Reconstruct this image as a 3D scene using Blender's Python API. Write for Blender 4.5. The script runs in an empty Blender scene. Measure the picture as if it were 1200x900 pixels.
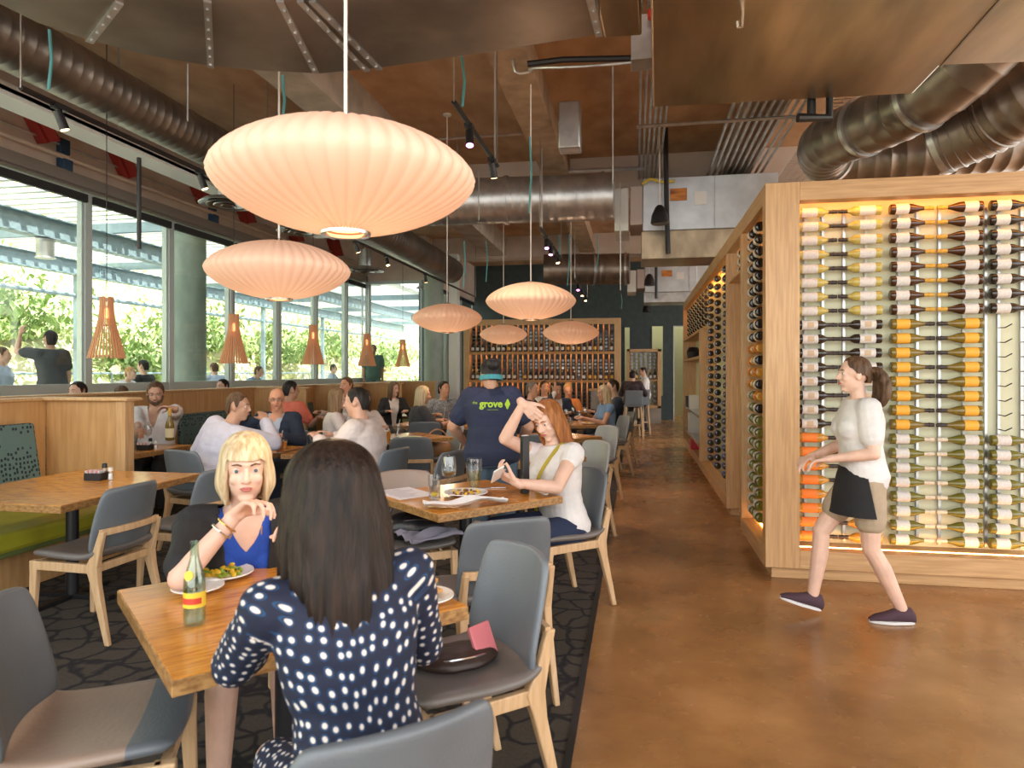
import bpy, bmesh, math, random
from math import sin, cos, pi, sqrt, atan2, radians
from mathutils import Vector, Matrix, noise
from mathutils.bvhtree import BVHTree
V = Vector
rnd = random.Random(11)
scene = bpy.context.scene
COL = scene.collection
# survey of the room: camera stands at the origin of the plan, 1.5 m up, aisle runs along +Y
YAW = radians(10.34); cA, sA = cos(YAW), sin(YAW); H = 1.5; FP = 800.0; HZ = 436.0
def at(px, py, d):
    u = (px-600)/FP
    return V((d*(u*cA-sA), d*(u*sA+cA), H+(HZ-py)/FP*d))
def onz(px, py, z): return at(px, py, (H-z)*FP/(py-HZ))

# ---------------------------------------------------------------- materials
MATS = {}
def nt(name):
    m = bpy.data.materials.new(name); m.use_nodes = True
    n = m.node_tree.nodes; l = m.node_tree.links
    return m, n, l, n['Principled BSDF']
def setc(b, col, rough=.5, metal=0, **k):
    b.inputs['Base Color'].default_value = (*col, 1); b.inputs['Roughness'].default_value = rough; b.inputs['Metallic'].default_value = metal
    for kk, v in k.items(): b.inputs[kk.replace('_', ' ')].default_value = v
def mat(name, col, rough=.5, metal=0, var=0, scale=8, stretch=(1, 1, 1), bump=0, bscale=60, col2=None, emit=None, es=1, coords='Object', detail=4, **k):
    if name in MATS: return MATS[name]
    m, n, l, b = nt(name); setc(b, col, rough, metal, **k)
    tc = n.new('ShaderNodeTexCoord'); mp = n.new('ShaderNodeMapping'); l.new(tc.outputs[coords], mp.inputs[0])
    mp.inputs['Scale'].default_value = stretch
    if var or col2:
        t = n.new('ShaderNodeTexNoise'); t.inputs['Scale'].default_value = scale; t.inputs['Detail'].default_value = detail
        l.new(mp.outputs[0], t.inputs[0])
        r = n.new('ShaderNodeValToRGB'); l.new(t.outputs[0], r.inputs[0])
        c2 = col2 or tuple(min(1, c*(1+var)) for c in col); c1 = col if col2 else tuple(c*(1-var) for c in col)
        r.color_ramp.elements[0].position = .35; r.color_ramp.elements[1].position = .65
        r.color_ramp.elements[0].color = (*c1, 1); r.color_ramp.elements[1].color = (*c2, 1)
        l.new(r.outputs[0], b.inputs['Base Color'])
    if bump:
        t2 = n.new('ShaderNodeTexNoise'); t2.inputs['Scale'].default_value = bscale; t2.inputs['Detail'].default_value = 3
        l.new(mp.outputs[0], t2.inputs[0]); bp = n.new('ShaderNodeBump'); bp.inputs['Strength'].default_value = bump; bp.inputs['Distance'].default_value = .01
        l.new(t2.outputs[0], bp.inputs['Height']); l.new(bp.outputs[0], b.inputs['Normal'])
    if emit: b.inputs['Emission Color'].default_value = (*emit, 1); b.inputs['Emission Strength'].default_value = es
    MATS[name] = m; return m

wood = mat('light_oak', (.50, .29, .13), .42, col2=(.63, .39, .19), scale=4, stretch=(14, 14, .8), bump=.08, bscale=30)
wood_h = mat('light_oak_lengthwise', (.50, .29, .13), .42, col2=(.63, .39, .19), scale=4, stretch=(.8, .8, 16), bump=.08, bscale=30)
wood_chair = mat('pale_chair_oak', (.52, .33, .17), .45, col2=(.64, .43, .24), scale=6, stretch=(9, 9, 1), bump=.05)
wood_rack = mat('amber_rack_wood', (.52, .25, .08), .45, col2=(.62, .32, .11), scale=5, stretch=(9, 9, 1))
def tabletop_mat():
    m, n, l, b = nt('butcher_block'); setc(b, (.6, .3, .1), .24)
    b.inputs['Coat Weight'].default_value = .22; b.inputs['Coat Roughness'].default_value = .12
    tc = n.new('ShaderNodeTexCoord'); mp = n.new('ShaderNodeMapping'); l.new(tc.outputs['Object'], mp.inputs[0]); mp.inputs['Scale'].default_value = (6, 55, 6)
    br = n.new('ShaderNodeTexNoise'); br.inputs['Scale'].default_value = 1.6; br.inputs['Detail'].default_value = 5; l.new(mp.outputs[0], br.inputs[0])
    r = n.new('ShaderNodeValToRGB'); l.new(br.outputs[0], r.inputs[0]); e = r.color_ramp.elements
    e[0].position = .3; e[0].color = (.38, .125, .013, 1); e[1].position = .72; e[1].color = (.78, .39, .065, 1)
    x = e.new(.5); x.color = (.64, .265, .035, 1)
    l.new(r.outputs[0], b.inputs['Base Color']); MATS['butcher_block'] = m; return m
wood_top = tabletop_mat()
wood_edge = mat('butcher_block_edge', (.22, .10, .03), .4, col2=(.44, .25, .09), scale=40, stretch=(1, 1, 2))
black_metal = mat('black_powder_coat', (.012, .012, .014), .4)
leather = mat('slate_leather', (.125, .142, .158), .38, var=.12, scale=3, bump=.12, bscale=120)
leather_light = mat('light_slate_leather', (.16, .19, .22), .38, var=.1, scale=3, bump=.12, bscale=120)
leather_brown_reflection = mat('painted_brown_reflection', (.30, .22, .17), .38, var=.12, scale=3, bump=.15, bscale=60)  # slate leather with a brown wood reflection put into its colour
leather_seat = mat('brown_grey_leather', (.15, .135, .125), .36, var=.12, scale=3, bump=.12, bscale=120)
galv = mat('galvanised_steel', (.50, .50, .50), .34, .85, var=.18, scale=5, bump=.05, bscale=20)
galv_bright = mat('bright_sheet_metal', (.62, .66, .70), .4, .75, var=.12, scale=3)
duct_dark = mat('dull_duct_metal', (.24, .20, .17), .38, .85, var=.25, scale=2.5, bump=.05, bscale=9)
duct_panel = mat('brushed_duct_panel', (.40, .32, .22), .3, .9, var=.3, scale=2, stretch=(1.6, .35, 1), bump=.06, bscale=4)
alu = mat('window_aluminium', (.50, .56, .55), .4, .35)
white_paint = mat('white_paint', (.72, .72, .68), .5)
concrete = mat('board_marked_concrete', (.36, .30, .24), .85, col2=(.50, .42, .34), scale=3, bump=.25, bscale=25)
concrete_green = mat('smooth_column_concrete', (.26, .32, .28), .7, col2=(.36, .42, .37), scale=4, stretch=(1, 1, .5), bump=.1)
ceil_m = mat('stained_ceiling_boards', (.42, .25, .14), .8, col2=(.62, .40, .24), scale=2.2, stretch=(1, .6, 1), bump=.2, bscale=18)
beam_m = mat('brown_beam', (.36, .24, .15), .75, col2=(.48, .33, .22), scale=5, bump=.15)
plaster = mat('warm_plaster', (.56, .45, .37), .85, col2=(.64, .53, .44), scale=2.5)
teal_wall_m = mat('dark_teal_wall', (.045, .065, .07), .7, var=.12, scale=6)
cream = mat('cream_back_panel', (.66, .66, .46), .55, var=.04, scale=2)
red_steel = mat('red_oxide_steel', (.30, .03, .02), .5)
rubber = mat('black_rubber', (.015, .015, .015), .6)
cord_white = mat('white_rod', (.8, .74, .68), .4)
cord_teal = mat('teal_cable', (.10, .35, .38), .4)
porcelain = mat('white_porcelain', (.82, .80, .76), .2)
paper = mat('paper', (.78, .77, .76), .8)
linen = mat('linen_napkin', (.74, .71, .69), .85, bump=.3, bscale=40)
steel = mat('polished_steel', (.7, .7, .7), .18, 1)
def glassy(name, tint=(1, 1, 1), gl=.12):
    m = bpy.data.materials.new(name); m.use_nodes = True; n = m.node_tree.nodes; l = m.node_tree.links; n.clear()
    o = n.new('ShaderNodeOutputMaterial'); mx = n.new('ShaderNodeMixShader'); t = n.new('ShaderNodeBsdfTransparent'); g = n.new('ShaderNodeBsdfGlossy')
    f = n.new('ShaderNodeLayerWeight'); f.inputs[0].default_value = .5; pw = n.new('ShaderNodeMath'); pw.operation = 'POWER'; pw.inputs[1].default_value = 4.0; l.new(f.outputs['Facing'], pw.inputs[0])
    ad = n.new('ShaderNodeMath'); ad.operation = 'MULTIPLY_ADD'; ad.inputs[1].default_value = .75; ad.inputs[2].default_value = gl*.6; ad.use_clamp = True
    l.new(pw.outputs[0], ad.inputs[0]); l.new(ad.outputs[0], mx.inputs[0])
    t.inputs[0].default_value = (*tint, 1); g.inputs['Roughness'].default_value = .02
    l.new(t.outputs[0], mx.inputs[1]); l.new(g.outputs[0], mx.inputs[2]); l.new(mx.outputs[0], o.inputs[0]); MATS[name] = m; return m
pane_m = glassy('window_glass', (.93, .97, .95), .05)
tumbler_m = glassy('drinking_glass', (.95, .97, .98), .18)
greenish_m = glassy('pale_green_bottle_glass', (.82, .92, .86), .18)
def liquid(name, col): return mat(name, col, .08, Transmission_Weight=.35, IOR=1.33)

# ---------------------------------------------------------------- mesh helpers
def bx(bm, x0, x1, y0, y1, z0, z1, mi=0, X=None):
    P = [V((x, y, z)) for x in (x0, x1) for y in (y0, y1) for z in (z0, z1)]
    if X: P = [X @ p for p in P]
    v = [bm.verts.new(p) for p in P]
    for f in ((0, 1, 3, 2), (4, 6, 7, 5), (0, 4, 5, 1), (2, 3, 7, 6), (0, 2, 6, 4), (1, 5, 7, 3)):
        bm.faces.new([v[i] for i in f]).material_index = mi
def basis(d):
    d = d.normalized(); a = V((0, 0, 1)) if abs(d.z) < .9 else V((1, 0, 0))
    x = d.cross(a).normalized(); return x, d.cross(x).normalized()
def rings(bm, R, close=True, mi=0, wrap=True):
    vs = [[bm.verts.new(p) for p in r] for r in R]; n = len(vs[0])
    for a, b in zip(vs, vs[1:]):
        for i in range(n if wrap else n-1):
            j = (i+1) % n; bm.faces.new((a[i], a[j], b[j], b[i])).material_index = mi
    if close:
        for r, fl in ((vs[0], True), (vs[-1], False)):
            try: bm.faces.new(r[::-1] if fl else r).material_index = mi
            except ValueError: pass
    return vs
def cyl(bm, a, b, ra, rb=None, n=12, mi=0):
    a, b = V(a), V(b); rb = ra if rb is None else rb; x, y = basis(b-a)
    rings(bm, [[c+(x*cos(t)+y*sin(t))*r for t in [2*pi*i/n for i in range(n)]] for c, r in ((a, ra), (b, rb))], mi=mi)
def tube(bm, pts, r, n=10, mi=0, close=True, rfun=None):
    pts = [V(p) for p in pts]; R = []; x = None
    for i, p in enumerate(pts):
        d = (pts[min(i+1, len(pts)-1)]-pts[max(i-1, 0)]).normalized()
        if x is None: x, y = basis(d)
        else: x = (x-d*x.dot(d)).normalized(); y = d.cross(x)
        rr = rfun(i/(len(pts)-1)) if rfun else (r[i] if isinstance(r, (list, tuple)) else r)
        R.append([p+(x*cos(t)+y*sin(t))*rr for t in [2*pi*k/n for k in range(n)]])
    rings(bm, R, close, mi)
def smooth_path(pts, k=6):
    P = [V(p) for p in pts]; out = []
    for i in range(len(P)-1):
        p0, p1, p2, p3 = P[max(i-1, 0)], P[i], P[i+1], P[min(i+2, len(P)-1)]
        for s in range(k):
            t = s/k; out.append(.5*((2*p1)+(p2-p0)*t+(2*p0-5*p1+4*p2-p3)*t*t+(3*p1-p0-3*p2+p3)*t**3))
    out.append(P[-1]); return out
def lathe(bm, prof, n=24, c=(0, 0, 0), mi=0, close=True, a0=0, a1=2*pi, X=None):
    c = V(c); full = abs(a1-a0-2*pi) < 1e-6; m = n if full else n+1
    R = []
    for r, z in prof:
        R.append([c+V((max(r, 1e-4)*cos(a0+(a1-a0)*i/n), max(r, 1e-4)*sin(a0+(a1-a0)*i/n), z)) for i in range(m)])
    if X: R = [[X @ p for p in r] for r in R]
    rings(bm, R, close and full, mi, wrap=full)
def ell(bm, c, rx, ry, rz, Q=None, n=16):
    g = Matrix.Translation(V(c)) @ (Q.to_4x4() if Q else Matrix()) @ Matrix.Diagonal((rx, ry, rz, 1))
    bmesh.ops.create_uvsphere(bm, u_segments=n, v_segments=max(6, n*2//3), radius=1, matrix=g)
def tcap(bm, a, b, ra, rb, n=12):
    a, b = V(a), V(b)
    if (b-a).length < 1e-5: return ell(bm, a, ra, ra, ra)
    d = (b-a).normalized(); x, y = basis(d); R = []
    for k in (-80, -55, -28, 0): R.append((a+d*ra*sin(radians(k)), ra*cos(radians(k))))
    for k in (0, 28, 55, 80): R.append((b+d*rb*sin(radians(k)), rb*cos(radians(k))))
    rings(bm, [[c+(x*cos(t)+y*sin(t))*r for t in [2*pi*i/n for i in range(n)]] for c, r in R])
def prism(bm, poly, z0, z1, mi=0, X=None):
    A_ = [V((p[0], p[1], z0)) for p in poly]; B_ = [V((p[0], p[1], z1)) for p in poly]
    if X: A_ = [X @ p for p in A_]; B_ = [X @ p for p in B_]
    rings(bm, [A_, B_], True, mi)

def obj(name, bm, mats, parent=None, loc=None, rz=0, smooth=True, bevel=0, auto=35, **props):
    if isinstance(bm, bpy.types.Mesh): me = bm
    else:
        bmesh.ops.recalc_face_normals(bm, faces=bm.faces); me = bpy.data.meshes.new(name); bm.to_mesh(me); bm.free()
    if not isinstance(mats, (list, tuple)): mats = [mats]
    if not me.materials:
        for m in mats: me.materials.append(m)
    o = bpy.data.objects.new(name, me); COL.objects.link(o)
    if loc is not None: o.location = loc
    if rz: o.rotation_euler.z = rz
    if parent: o.parent = parent
    if smooth:
        me.polygons.foreach_set('use_smooth', [True]*len(me.polygons))
        try: me.set_sharp_from_angle(angle=radians(auto))
        except Exception: pass
    if bevel:
        b = o.modifiers.new('bevel', 'BEVEL'); b.width = bevel; b.segments = 2; b.limit_method = 'ANGLE'
    for k, v in props.items(): o[k] = v
    return o
def thing(name, label, cat, loc=(0, 0, 0), rz=0, group=None):
    o = bpy.data.objects.new(name, None); COL.objects.link(o); o.location = loc; o.rotation_euler.z = rz; o.empty_display_size = .1
    o['label'] = label; o['category'] = cat
    if group: o['group'] = group
    return o
def tag(o, label, cat, group=None):
    o['label'] = label; o['category'] = cat
    if group: o['group'] = group
    return o
def struct(name, bm, m, **k): return obj(name, bm, m, kind='structure', **k)
def dup(root, label, loc=None, rz=None, group=None, rot=None):
    r = root.copy(); COL.objects.link(r)
    if loc is not None: r.location = loc
    if rz is not None: r.rotation_euler.z = rz
    if rot is not None: r.rotation_euler = rot
    r['label'] = label
    if group: r['group'] = group
    for ch in list(root.children):
        c = ch.copy(); COL.objects.link(c); c.parent = r
        for g in list(ch.children):
            d = g.copy(); COL.objects.link(d); d.parent = c
    return r
B = bmesh.new
ORD = ['topmost', 'second', 'third', 'fourth', 'fifth', 'sixth', 'seventh', 'eighth', 'ninth', 'tenth', 'eleventh', 'twelfth', 'thirteenth', 'fourteenth', 'fifteenth', 'sixteenth', 'seventeenth', 'eighteenth', 'nineteenth', 'twentieth', 'twenty-first', 'twenty-second', 'twenty-third', 'twenty-fourth', 'twenty-fifth', 'twenty-sixth', 'twenty-seventh', 'twenty-eighth']
NTH = ['first'] + ORD[1:]
# ---------------------------------------------------------------- people
def remesh(bm, vox, smooth=2, fac=.5):
    me = bpy.data.meshes.new('tmp'); bmesh.ops.recalc_face_normals(bm, faces=bm.faces); bm.to_mesh(me); bm.free()
    o = bpy.data.objects.new('tmp', me); COL.objects.link(o)
    m = o.modifiers.new('r', 'REMESH'); m.mode = 'VOXEL'; m.voxel_size = vox; m.use_smooth_shade = True
    if smooth: s = o.modifiers.new('s', 'SMOOTH'); s.iterations = smooth; s.factor = fac
    dg = bpy.context.evaluated_depsgraph_get(); me2 = bpy.data.meshes.new_from_object(o.evaluated_get(dg))
    bpy.data.objects.remove(o); bpy.data.meshes.remove(me)
    me2.materials.clear()
    return me2
def wrinkle(me, amp, f=9, st=(1, 1, 1), seed=0):
    off = V((seed*3.1, seed*1.7, seed)); nrm = [v.normal.copy() for v in me.vertices]
    for v, nn in zip(me.vertices, nrm):
        p = v.co; q = V((p.x*st[0], p.y*st[1], p.z*st[2]))*f+off
        v.co = p+nn*amp*(noise.noise(q)+.5*noise.noise(q*2.3))
def ik(S, T, l1, l2, pole):
    d = T-S; L = min(max(d.length, abs(l1-l2)+.01), (l1+l2)*.998); u = d.normalized(); T2 = S+u*L
    a = (l1*l1-l2*l2+L*L)/(2*L); h = sqrt(max(l1*l1-a*a, 0)); p = V(pole); p = p-u*p.dot(u)
    if p.length < 1e-4: p = V((0, 0, 1))-u*u.z
    return S+u*a+p.normalized()*h, T2
SKIN = {}
def skin(name, col): return mat(name, col, .5, var=.07, scale=14, Subsurface_Weight=.06)
fair = skin('fair_skin', (.66, .39, .28)); pale = skin('pale_skin', (.72, .47, .36)); tan = skin('tan_skin', (.52, .29, .19)); ruddy = skin('ruddy_skin', (.66, .33, .21)); olive_skin = skin('olive_skin', (.44, .25, .16))
def hair_mat(name, c1, c2): return mat(name, c1, .5, col2=c2, scale=9, stretch=(7, 7, .5), bump=.5, bscale=26, Specular_IOR_Level=.28)
h_dark = hair_mat('dark_brown_hair', (.007, .0042, .003), (.028, .015, .010))
h_black = hair_mat('black_hair', (.010, .009, .010), (.035, .028, .024))
h_brown = hair_mat('brown_hair', (.06, .032, .017), (.15, .085, .045))
h_blond = hair_mat('blonde_hair', (.44, .32, .17), (.72, .60, .40))
h_red = hair_mat('auburn_hair', (.22, .07, .018), (.42, .17, .05))
h_grey = hair_mat('greying_hair', (.08, .065, .055), (.22, .19, .17))
lip_m = mat('lips', (.42, .13, .11), .4); lip_pale = mat('muted_lips', (.42, .19, .15), .45); white_eye = mat('eye_white', (.7, .68, .66), .2); iris_m = mat('iris', (.07, .11, .13), .2)
def cloth(name, col, var=.06, rough=.85, **k): return mat(name, col, rough, var=var, scale=12, bump=.25, bscale=90, **k)
w_shirt = cloth('white_cotton', (.72, .70, .69)); navy = cloth('navy_cotton', (.022, .030, .068)); jeans = cloth('blue_denim', (.035, .06, .12)); jeans_lt = cloth('washed_denim', (.10, .16, .22))
black_c = cloth('black_cotton', (.014, .014, .016)); grey_c = cloth('charcoal_cotton', (.05, .05, .055)); coral = cloth('coral_cotton', (.80, .20, .13)); khaki = cloth('khaki_cotton', (.42, .33, .23))
blue_c = cloth('cobalt_blue_knit', (.015, .07, .42)); pink_w = cloth('pinkish_white_cotton', (.72, .65, .63)); lt_blue = cloth('light_blue_cotton', (.42, .50, .64)); lav = cloth('pale_lavender_check', (.55, .55, .66))
denim_dress = cloth('chambray', (.16, .27, .42)); suit = cloth('navy_suiting', (.018, .030, .060)); plaid = cloth('dark_plaid', (.05, .03, .035), var=.5); shoe_m = cloth('plum_canvas', (.07, .035, .05)); sole_m = mat('white_sole', (.7, .68, .68), .6); shoe_blk = mat('black_shoe', (.02, .018, .016), .5)

def hair_shell(bm, headpt, st, L=None, a=None, b=None, wide=0, seed=0):
    """a cap of hair described around the head: azimuth 0 is the face, each lock runs from the crown to its own length"""
    a = a or (.080 if st in ('short', 'bun', 'ponytail', 'swept') else .088); b = b or (.094 if st in ('short', 'bun', 'ponytail', 'swept') else .102)
    n, m = 96, 30; top = .126 if st in ('short', 'bun', 'ponytail') else .134
    def sm(x, x0, x1): t = min(1, max(0, (x-x0)/(x1-x0))); return t*t*(3-2*t)
    def end(f):
        d = abs(f)
        if st == 'heavy': return .09*(1-sm(d, .6, 1.1))+sm(d, .6, 1.1)*((L or -.3)*(.62+.38*sm(d, 1.7, 2.5))+.06*noise.noise(V((f*5, seed, 1)))+.075*noise.noise(V((f*19, seed, 2)))+.03*noise.noise(V((f*40, seed, 2))))
        if st == 'bob': return (.046+.010*noise.noise(V((f*6, seed, 0))))*(1-sm(d, .80, 1.05))+sm(d, .80, 1.05)*(-.120-.012*sm(d, 1.5, 3))
        if st == 'long':
            hl = .094-.03*sm(d, .3, .75); return hl*(1-sm(d, .72, 1.1))+sm(d, .72, 1.1)*((L or -.24)*(.85+.15*sm(d, 1.2, 2.2))+.012*noise.noise(V((f*7, seed, 1))))
        if st in ('bun', 'ponytail'): return .096-.05*sm(d, .4, 1.0)-.045*sm(d, 1.0, 1.5)-.05*sm(d, 1.9, 2.6)
        return .090-.035*sm(d, .45, .95)-.055*sm(d, 1.0, 1.25)+.05*sm(d, 1.3, 1.6)-.115*sm(d, 1.65, 2.4)
    G = []
    for j in range(m):
        ring = []
        for i in range(n):
            f = 2*pi*i/n-pi; e = end(f); t = j/(m-1); s0 = .02; z = top-(top-e)*(t**1.5*.7+t*.3)
            k = max(0, (z-.030)/(top-.030)); rr = sqrt(max(0, 1-k*k)) if z > .03 else 1
            if j == 0: rr = 0
            A_, B_ = a, b
            if z < .03 and st in ('bob', 'long', 'heavy'): q = (.03-z); A_ = a*(1+wide*min(q, .2)*4)+(.012 if st == 'bob' else .006)*sin(min(1, q/.15)*pi); B_ = b*(1+wide*min(q, .2)*1.5)
            if z < -.02 and st in ('short', 'bun', 'ponytail'): B_ = b*(1-.25*min(1, (-.02-z)/.07))
            if st == 'heavy': B_ -= .03*sm(t, .55, 1)*abs(noise.noise(V((f*14, 5, 5))))*2
            lock = (.0045*noise.noise(V((f*45, z*3, 9)))+.006*noise.noise(V((f*5, z*3, 2))) if st == 'heavy' else 0)+.0035*noise.noise(V((f*11, z*5, seed)))+.0025*noise.noise(V((f*30, z*7, seed+3)))+(.004*noise.noise(V((f*4, z*14, seed+5))) if st != 'bob' else 0)
            if st in ('long', 'bob') and abs(f) < .06 and z > .08: lock -= .004
            x = (A_*rr+lock*min(1, rr*3))*sin(f); y = -.016+(B_*rr+lock*min(1, rr*3))*cos(f)
            tip = sm(t, .8, 1); 
            if st in ('bob', 'long', 'heavy') and abs(f) > .9: x *= 1-(.14 if st != 'heavy' else .30)*tip; y = -.016+(y+.016)*(1-.10*tip)
            ring.append(headpt(x, y, z))
        G.append(ring)
    inn = []
    cc = headpt(0, -.016, 0)
    for ring in G[::-1]:
        r2 = []
        for p in ring:
            c = headpt(0, -.016, .03); d = p-c; ax = (headpt(0, 0, 1)-headpt(0, 0, 0)); h = ax*d.dot(ax); d2 = d-h; r2.append(c+h*(1 if h.dot(ax) < 0 else .88)+d2*.80)
        inn.append(r2)
    vs = rings(bm, G+inn, False)

def soften_edges(bm, it=6):
    bv = [v for v in bm.verts if v.is_boundary]
    for _ in range(it):
        new = {}
        for v in bv:
            nb_ = [e.other_vert(v) for e in v.link_edges if e.is_boundary]
            if len(nb_) == 2: new[v] = v.co*.4+(nb_[0].co+nb_[1].co)*.3
        for v, c in new.items(): v.co = c

def person(label, loc, yaw, sit=True, s=1., g=1., lean=.08, side=0, pz=None, twist=0, head=(0, 0, 0), HR=None, HL=None, poleR=(.8, -.6, -1), poleL=(-.8, -.6, -1),
           dirR=None, dirL=None, nR=None, nL=None, curl=.5, feet=None, legs=True, fem=False, sk=fair, hair=('short', h_brown), top=(w_shirt, 'long'), bottom=(black_c, 'long'),
           shoes=shoe_blk, vox=.009, face=1, jacket=None, foot_pitch=(0, 0), group=None, neck_open=0, arms=True, kneepole=(0, 1, .8), curls=None, neck=.165):
    loc = V(loc); Rz = Matrix.Rotation(yaw, 3, 'Z'); inv = Rz.inverted()
    def L(p):
        if isinstance(p, Vector): return (inv @ (p-loc))/s
        return V(p)
    pz = (.545 if sit else .93) if pz is None else pz/s
    pel = V((0, 0, pz)); sp = V((sin(side), sin(lean)*cos(side), cos(lean)*cos(side))).normalized(); SPL = .47
    r0 = V((1, 0, 0)); rT = (Matrix.Rotation(twist, 3, 'Z') @ r0); rT = (rT-sp*rT.dot(sp)).normalized(); r0 = (r0-sp*r0.dot(sp)).normalized(); fT = sp.cross(rT); f0 = sp.cross(r0)
    nb = pel+sp*SPL; shw = .150 if fem else .172
    hr_ = nb-sp*.045+rT*shw; hl_ = nb-sp*.045-rT*shw
    Hm = Matrix.Rotation(head[0], 3, 'Z') @ Matrix.Rotation(head[1], 3, 'X') @ Matrix.Rotation(head[2], 3, 'Y')
    hup = (sp*.5+V((0, 0, 1))*.5).normalized(); hc = nb+hup*neck+Hm @ V((0, .022, 0))+fT*.012
    la, lf = .275, .245
    tR = L(HR) if HR is not None else V((.17, .36, pz+.27 if sit else .82)); tL = L(HL) if HL is not None else V((-.17, .36, pz+.27 if sit else .82))
    if not sit and HR is None: tR = V((.22, .05, .84))
    if not sit and HL is None: tL = V((-.22, .05, .84))
    if isinstance(poleR, Vector): poleR = L(poleR)-hr_
    if isinstance(poleL, Vector): poleL = L(poleL)-hl_
    eR, wR = ik(hr_, tR, la, lf, poleR); eL, wL = ik(hl_, tL, la, lf, poleL)
    ft = feet or (((.11, .40, .09), (-.11, .36, .09)) if sit else ((.10, 0, .09), (-.10, .02, .09)))
    hipR = pel+V((.09, .0, -.02)); hipL = pel+V((-.09, .0, -.02))
    if not sit: kneepole = (0, 1, 0)
    kR, aR = ik(hipR, L(ft[0]), .43, .415, kneepole); kL, aL = ik(hipL, L(ft[1]), .43, .415, kneepole)
    def torso(bm, e=0, top=1, low=0, bust=fem):
        S = []
        data = [(-.10, .10, .09), (-.06, .150, .105), (.0, .165 if fem else .158, .115), (.10, .140, .102), (.19, .128 if fem else .140, .098), (.29, .150 if fem else .160, .112), (.36, .160 if fem else .172, .112), (.42, .140, .092), (.455, .085, .07), (.485, .055, .056)]
        for h, a, b in data:
            if h < low: continue
            if h > .47 and top < 1: continue
            t = min(max(h/SPL, 0), 1); rr = (r0*(1-t)+rT*t).normalized(); ff = (f0*(1-t)+fT*t).normalized(); c = pel+sp*h+ff*(.012*sin(t*pi))
            a2 = a*g+e; b2 = b*g*(1.0 if g < 1.12 else 1+.6*(g-1.1))+e
            S.append([c+rr*a2*abs(cos(q))**.85*(1 if cos(q) > 0 else -1)+ff*b2*abs(sin(q))**.85*(1 if sin(q) > 0 else -1) for q in [2*pi*i/24 for i in range(24)]])
        rings(bm, S)
        for sh, sg in ((hr_, 1), (hl_, -1)): tcap(bm, nb-sp*.06+rT*sg*.05, sh, .062*g+e, .056*g+e)
        if bust:
            for sg in (-1, 1): ell(bm, pel+sp*.305+rT*sg*.07+fT*.085, .062*g+e, .058*g+e, .066*g+e)
    def hand(bm, w, e, dr, nr, sgn, cu):
        d = (L(dr) if dr is not None else (w-e)).normalized() if not isinstance(dr, Vector) else (inv @ dr).normalized()
        n_ = V(nr) if nr is not None else V((0, 0, -1)); n_ = (n_-d*n_.dot(d))
        if n_.length < 1e-3: n_ = V((0, 1, 0))-d*d.y
        n_.normalize(); sd = d.cross(n_)*sgn    # thumb side
        tcap(bm, w-d*.02, w+d*.02, .026, .025)
        cs = cu if isinstance(cu, (list, tuple)) else [cu]*5
        for k in range(4):
            off = (.030-.020*k); b0 = w+d*.012+sd*off*.55; kn = w+d*(.088-.004*abs(k-1))+sd*off*1.05
            tcap(bm, b0, kn, .0155, .0115, 8)
            ln = (.042, .047, .043, .033)[k]; p = kn; ang = 0; r = .0092
            for q, fl in enumerate((1, .62, .5)):
                ang += cs[k+1]*(.75, .95, .6)[q]; v = d*cos(ang)+n_*sin(ang)+sd*(off*1.3)
                p2 = p+v.normalized()*ln*fl; tcap(bm, p, p2, r, r*.9, 8); p = p2; r *= .9
        b0 = w+d*.025+sd*.022; p = w+d*.052+sd*.046+n_*.012; tcap(bm, b0, p, .017, .0125, 8)
        v = (d*.8+sd*.45+n_*(.25+.5*cs[0])).normalized(); p2 = p+v*.034; tcap(bm, p, p2, .0115, .0100, 8); v = (d*.9+sd*.1+n_*(.3+.5*cs[0])).normalized(); tcap(bm, p2, p2+v*.026, .0100, .0082, 8)
    hs = 1.0
    HM = Matrix.Translation(hc) @ Hm.to_4x4()
    def headpt(x, y, z): return HM @ V((x, y, z))
    def hell(bm, c, rx, ry, rz, n=16, tilt=0):
        q = Hm @ Matrix.Rotation(tilt, 3, 'X'); ell(bm, headpt(*c), rx, ry, rz, q, n)
    bm = B(); torso(bm, 0)
    tcap(bm, nb-sp*.04, hc+Hm @ V((0, -.012, -.03)), (.046 if fem else .055)*min(g, 1.2), .047 if fem else .054)
    hell(bm, (0, -.012, .030), .073, .091, .085, 20); hell(bm, (0, .018, -.030), .057, .066, .074, 18); hell(bm, (0, .052, -.088), .025, .024, .021)
    tcap(bm, headpt(-.033, -.0, -.070), headpt(0, .045, -.094), .022, .019); tcap(bm, headpt(.033, -.0, -.070), headpt(0, .045, -.094), .022, .019)
    tcap(bm, headpt(0, .076, .022), headpt(0, .100, -.018), .0075, .0115); hell(bm, (-.010, .090, -.022), .008, .009, .007, 8); hell(bm, (.010, .090, -.022), .008, .009, .007, 8)
    tcap(bm, headpt(-.036, .066, .034), headpt(0, .076, .032), .010, .011); tcap(bm, headpt(.036, .066, .034), headpt(0, .076, .032), .010, .011)
    for sg in (-1, 1):
        hell(bm, (sg*.034, .057, -.020), .020, .021, .021, 12); hell(bm, (sg*.073, -.008, -.004), .010, .019, .031, 10); hell(bm, (sg*.031, .061, .010), .016, .014, .013, 10)
    hell(bm, (0, .076, -.050), .021, .012, .012, 10)
    for sh, el, wr, dr, nr, sg, cu in ((hr_, eR, wR, dirR, nR, 1, 0), (hl_, eL, wL, dirL, nL, -1, 1)):
        tcap(bm, sh, el, .049*g, .037*g); m_ = el*.7+wr*.3; tcap(bm, el, m_, .037*g, .036*g); tcap(bm, m_, wr, .036*g, .024)
        hand(bm, wr, el, dr, nr, sg, curls[cu] if curls else curl)
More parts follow.
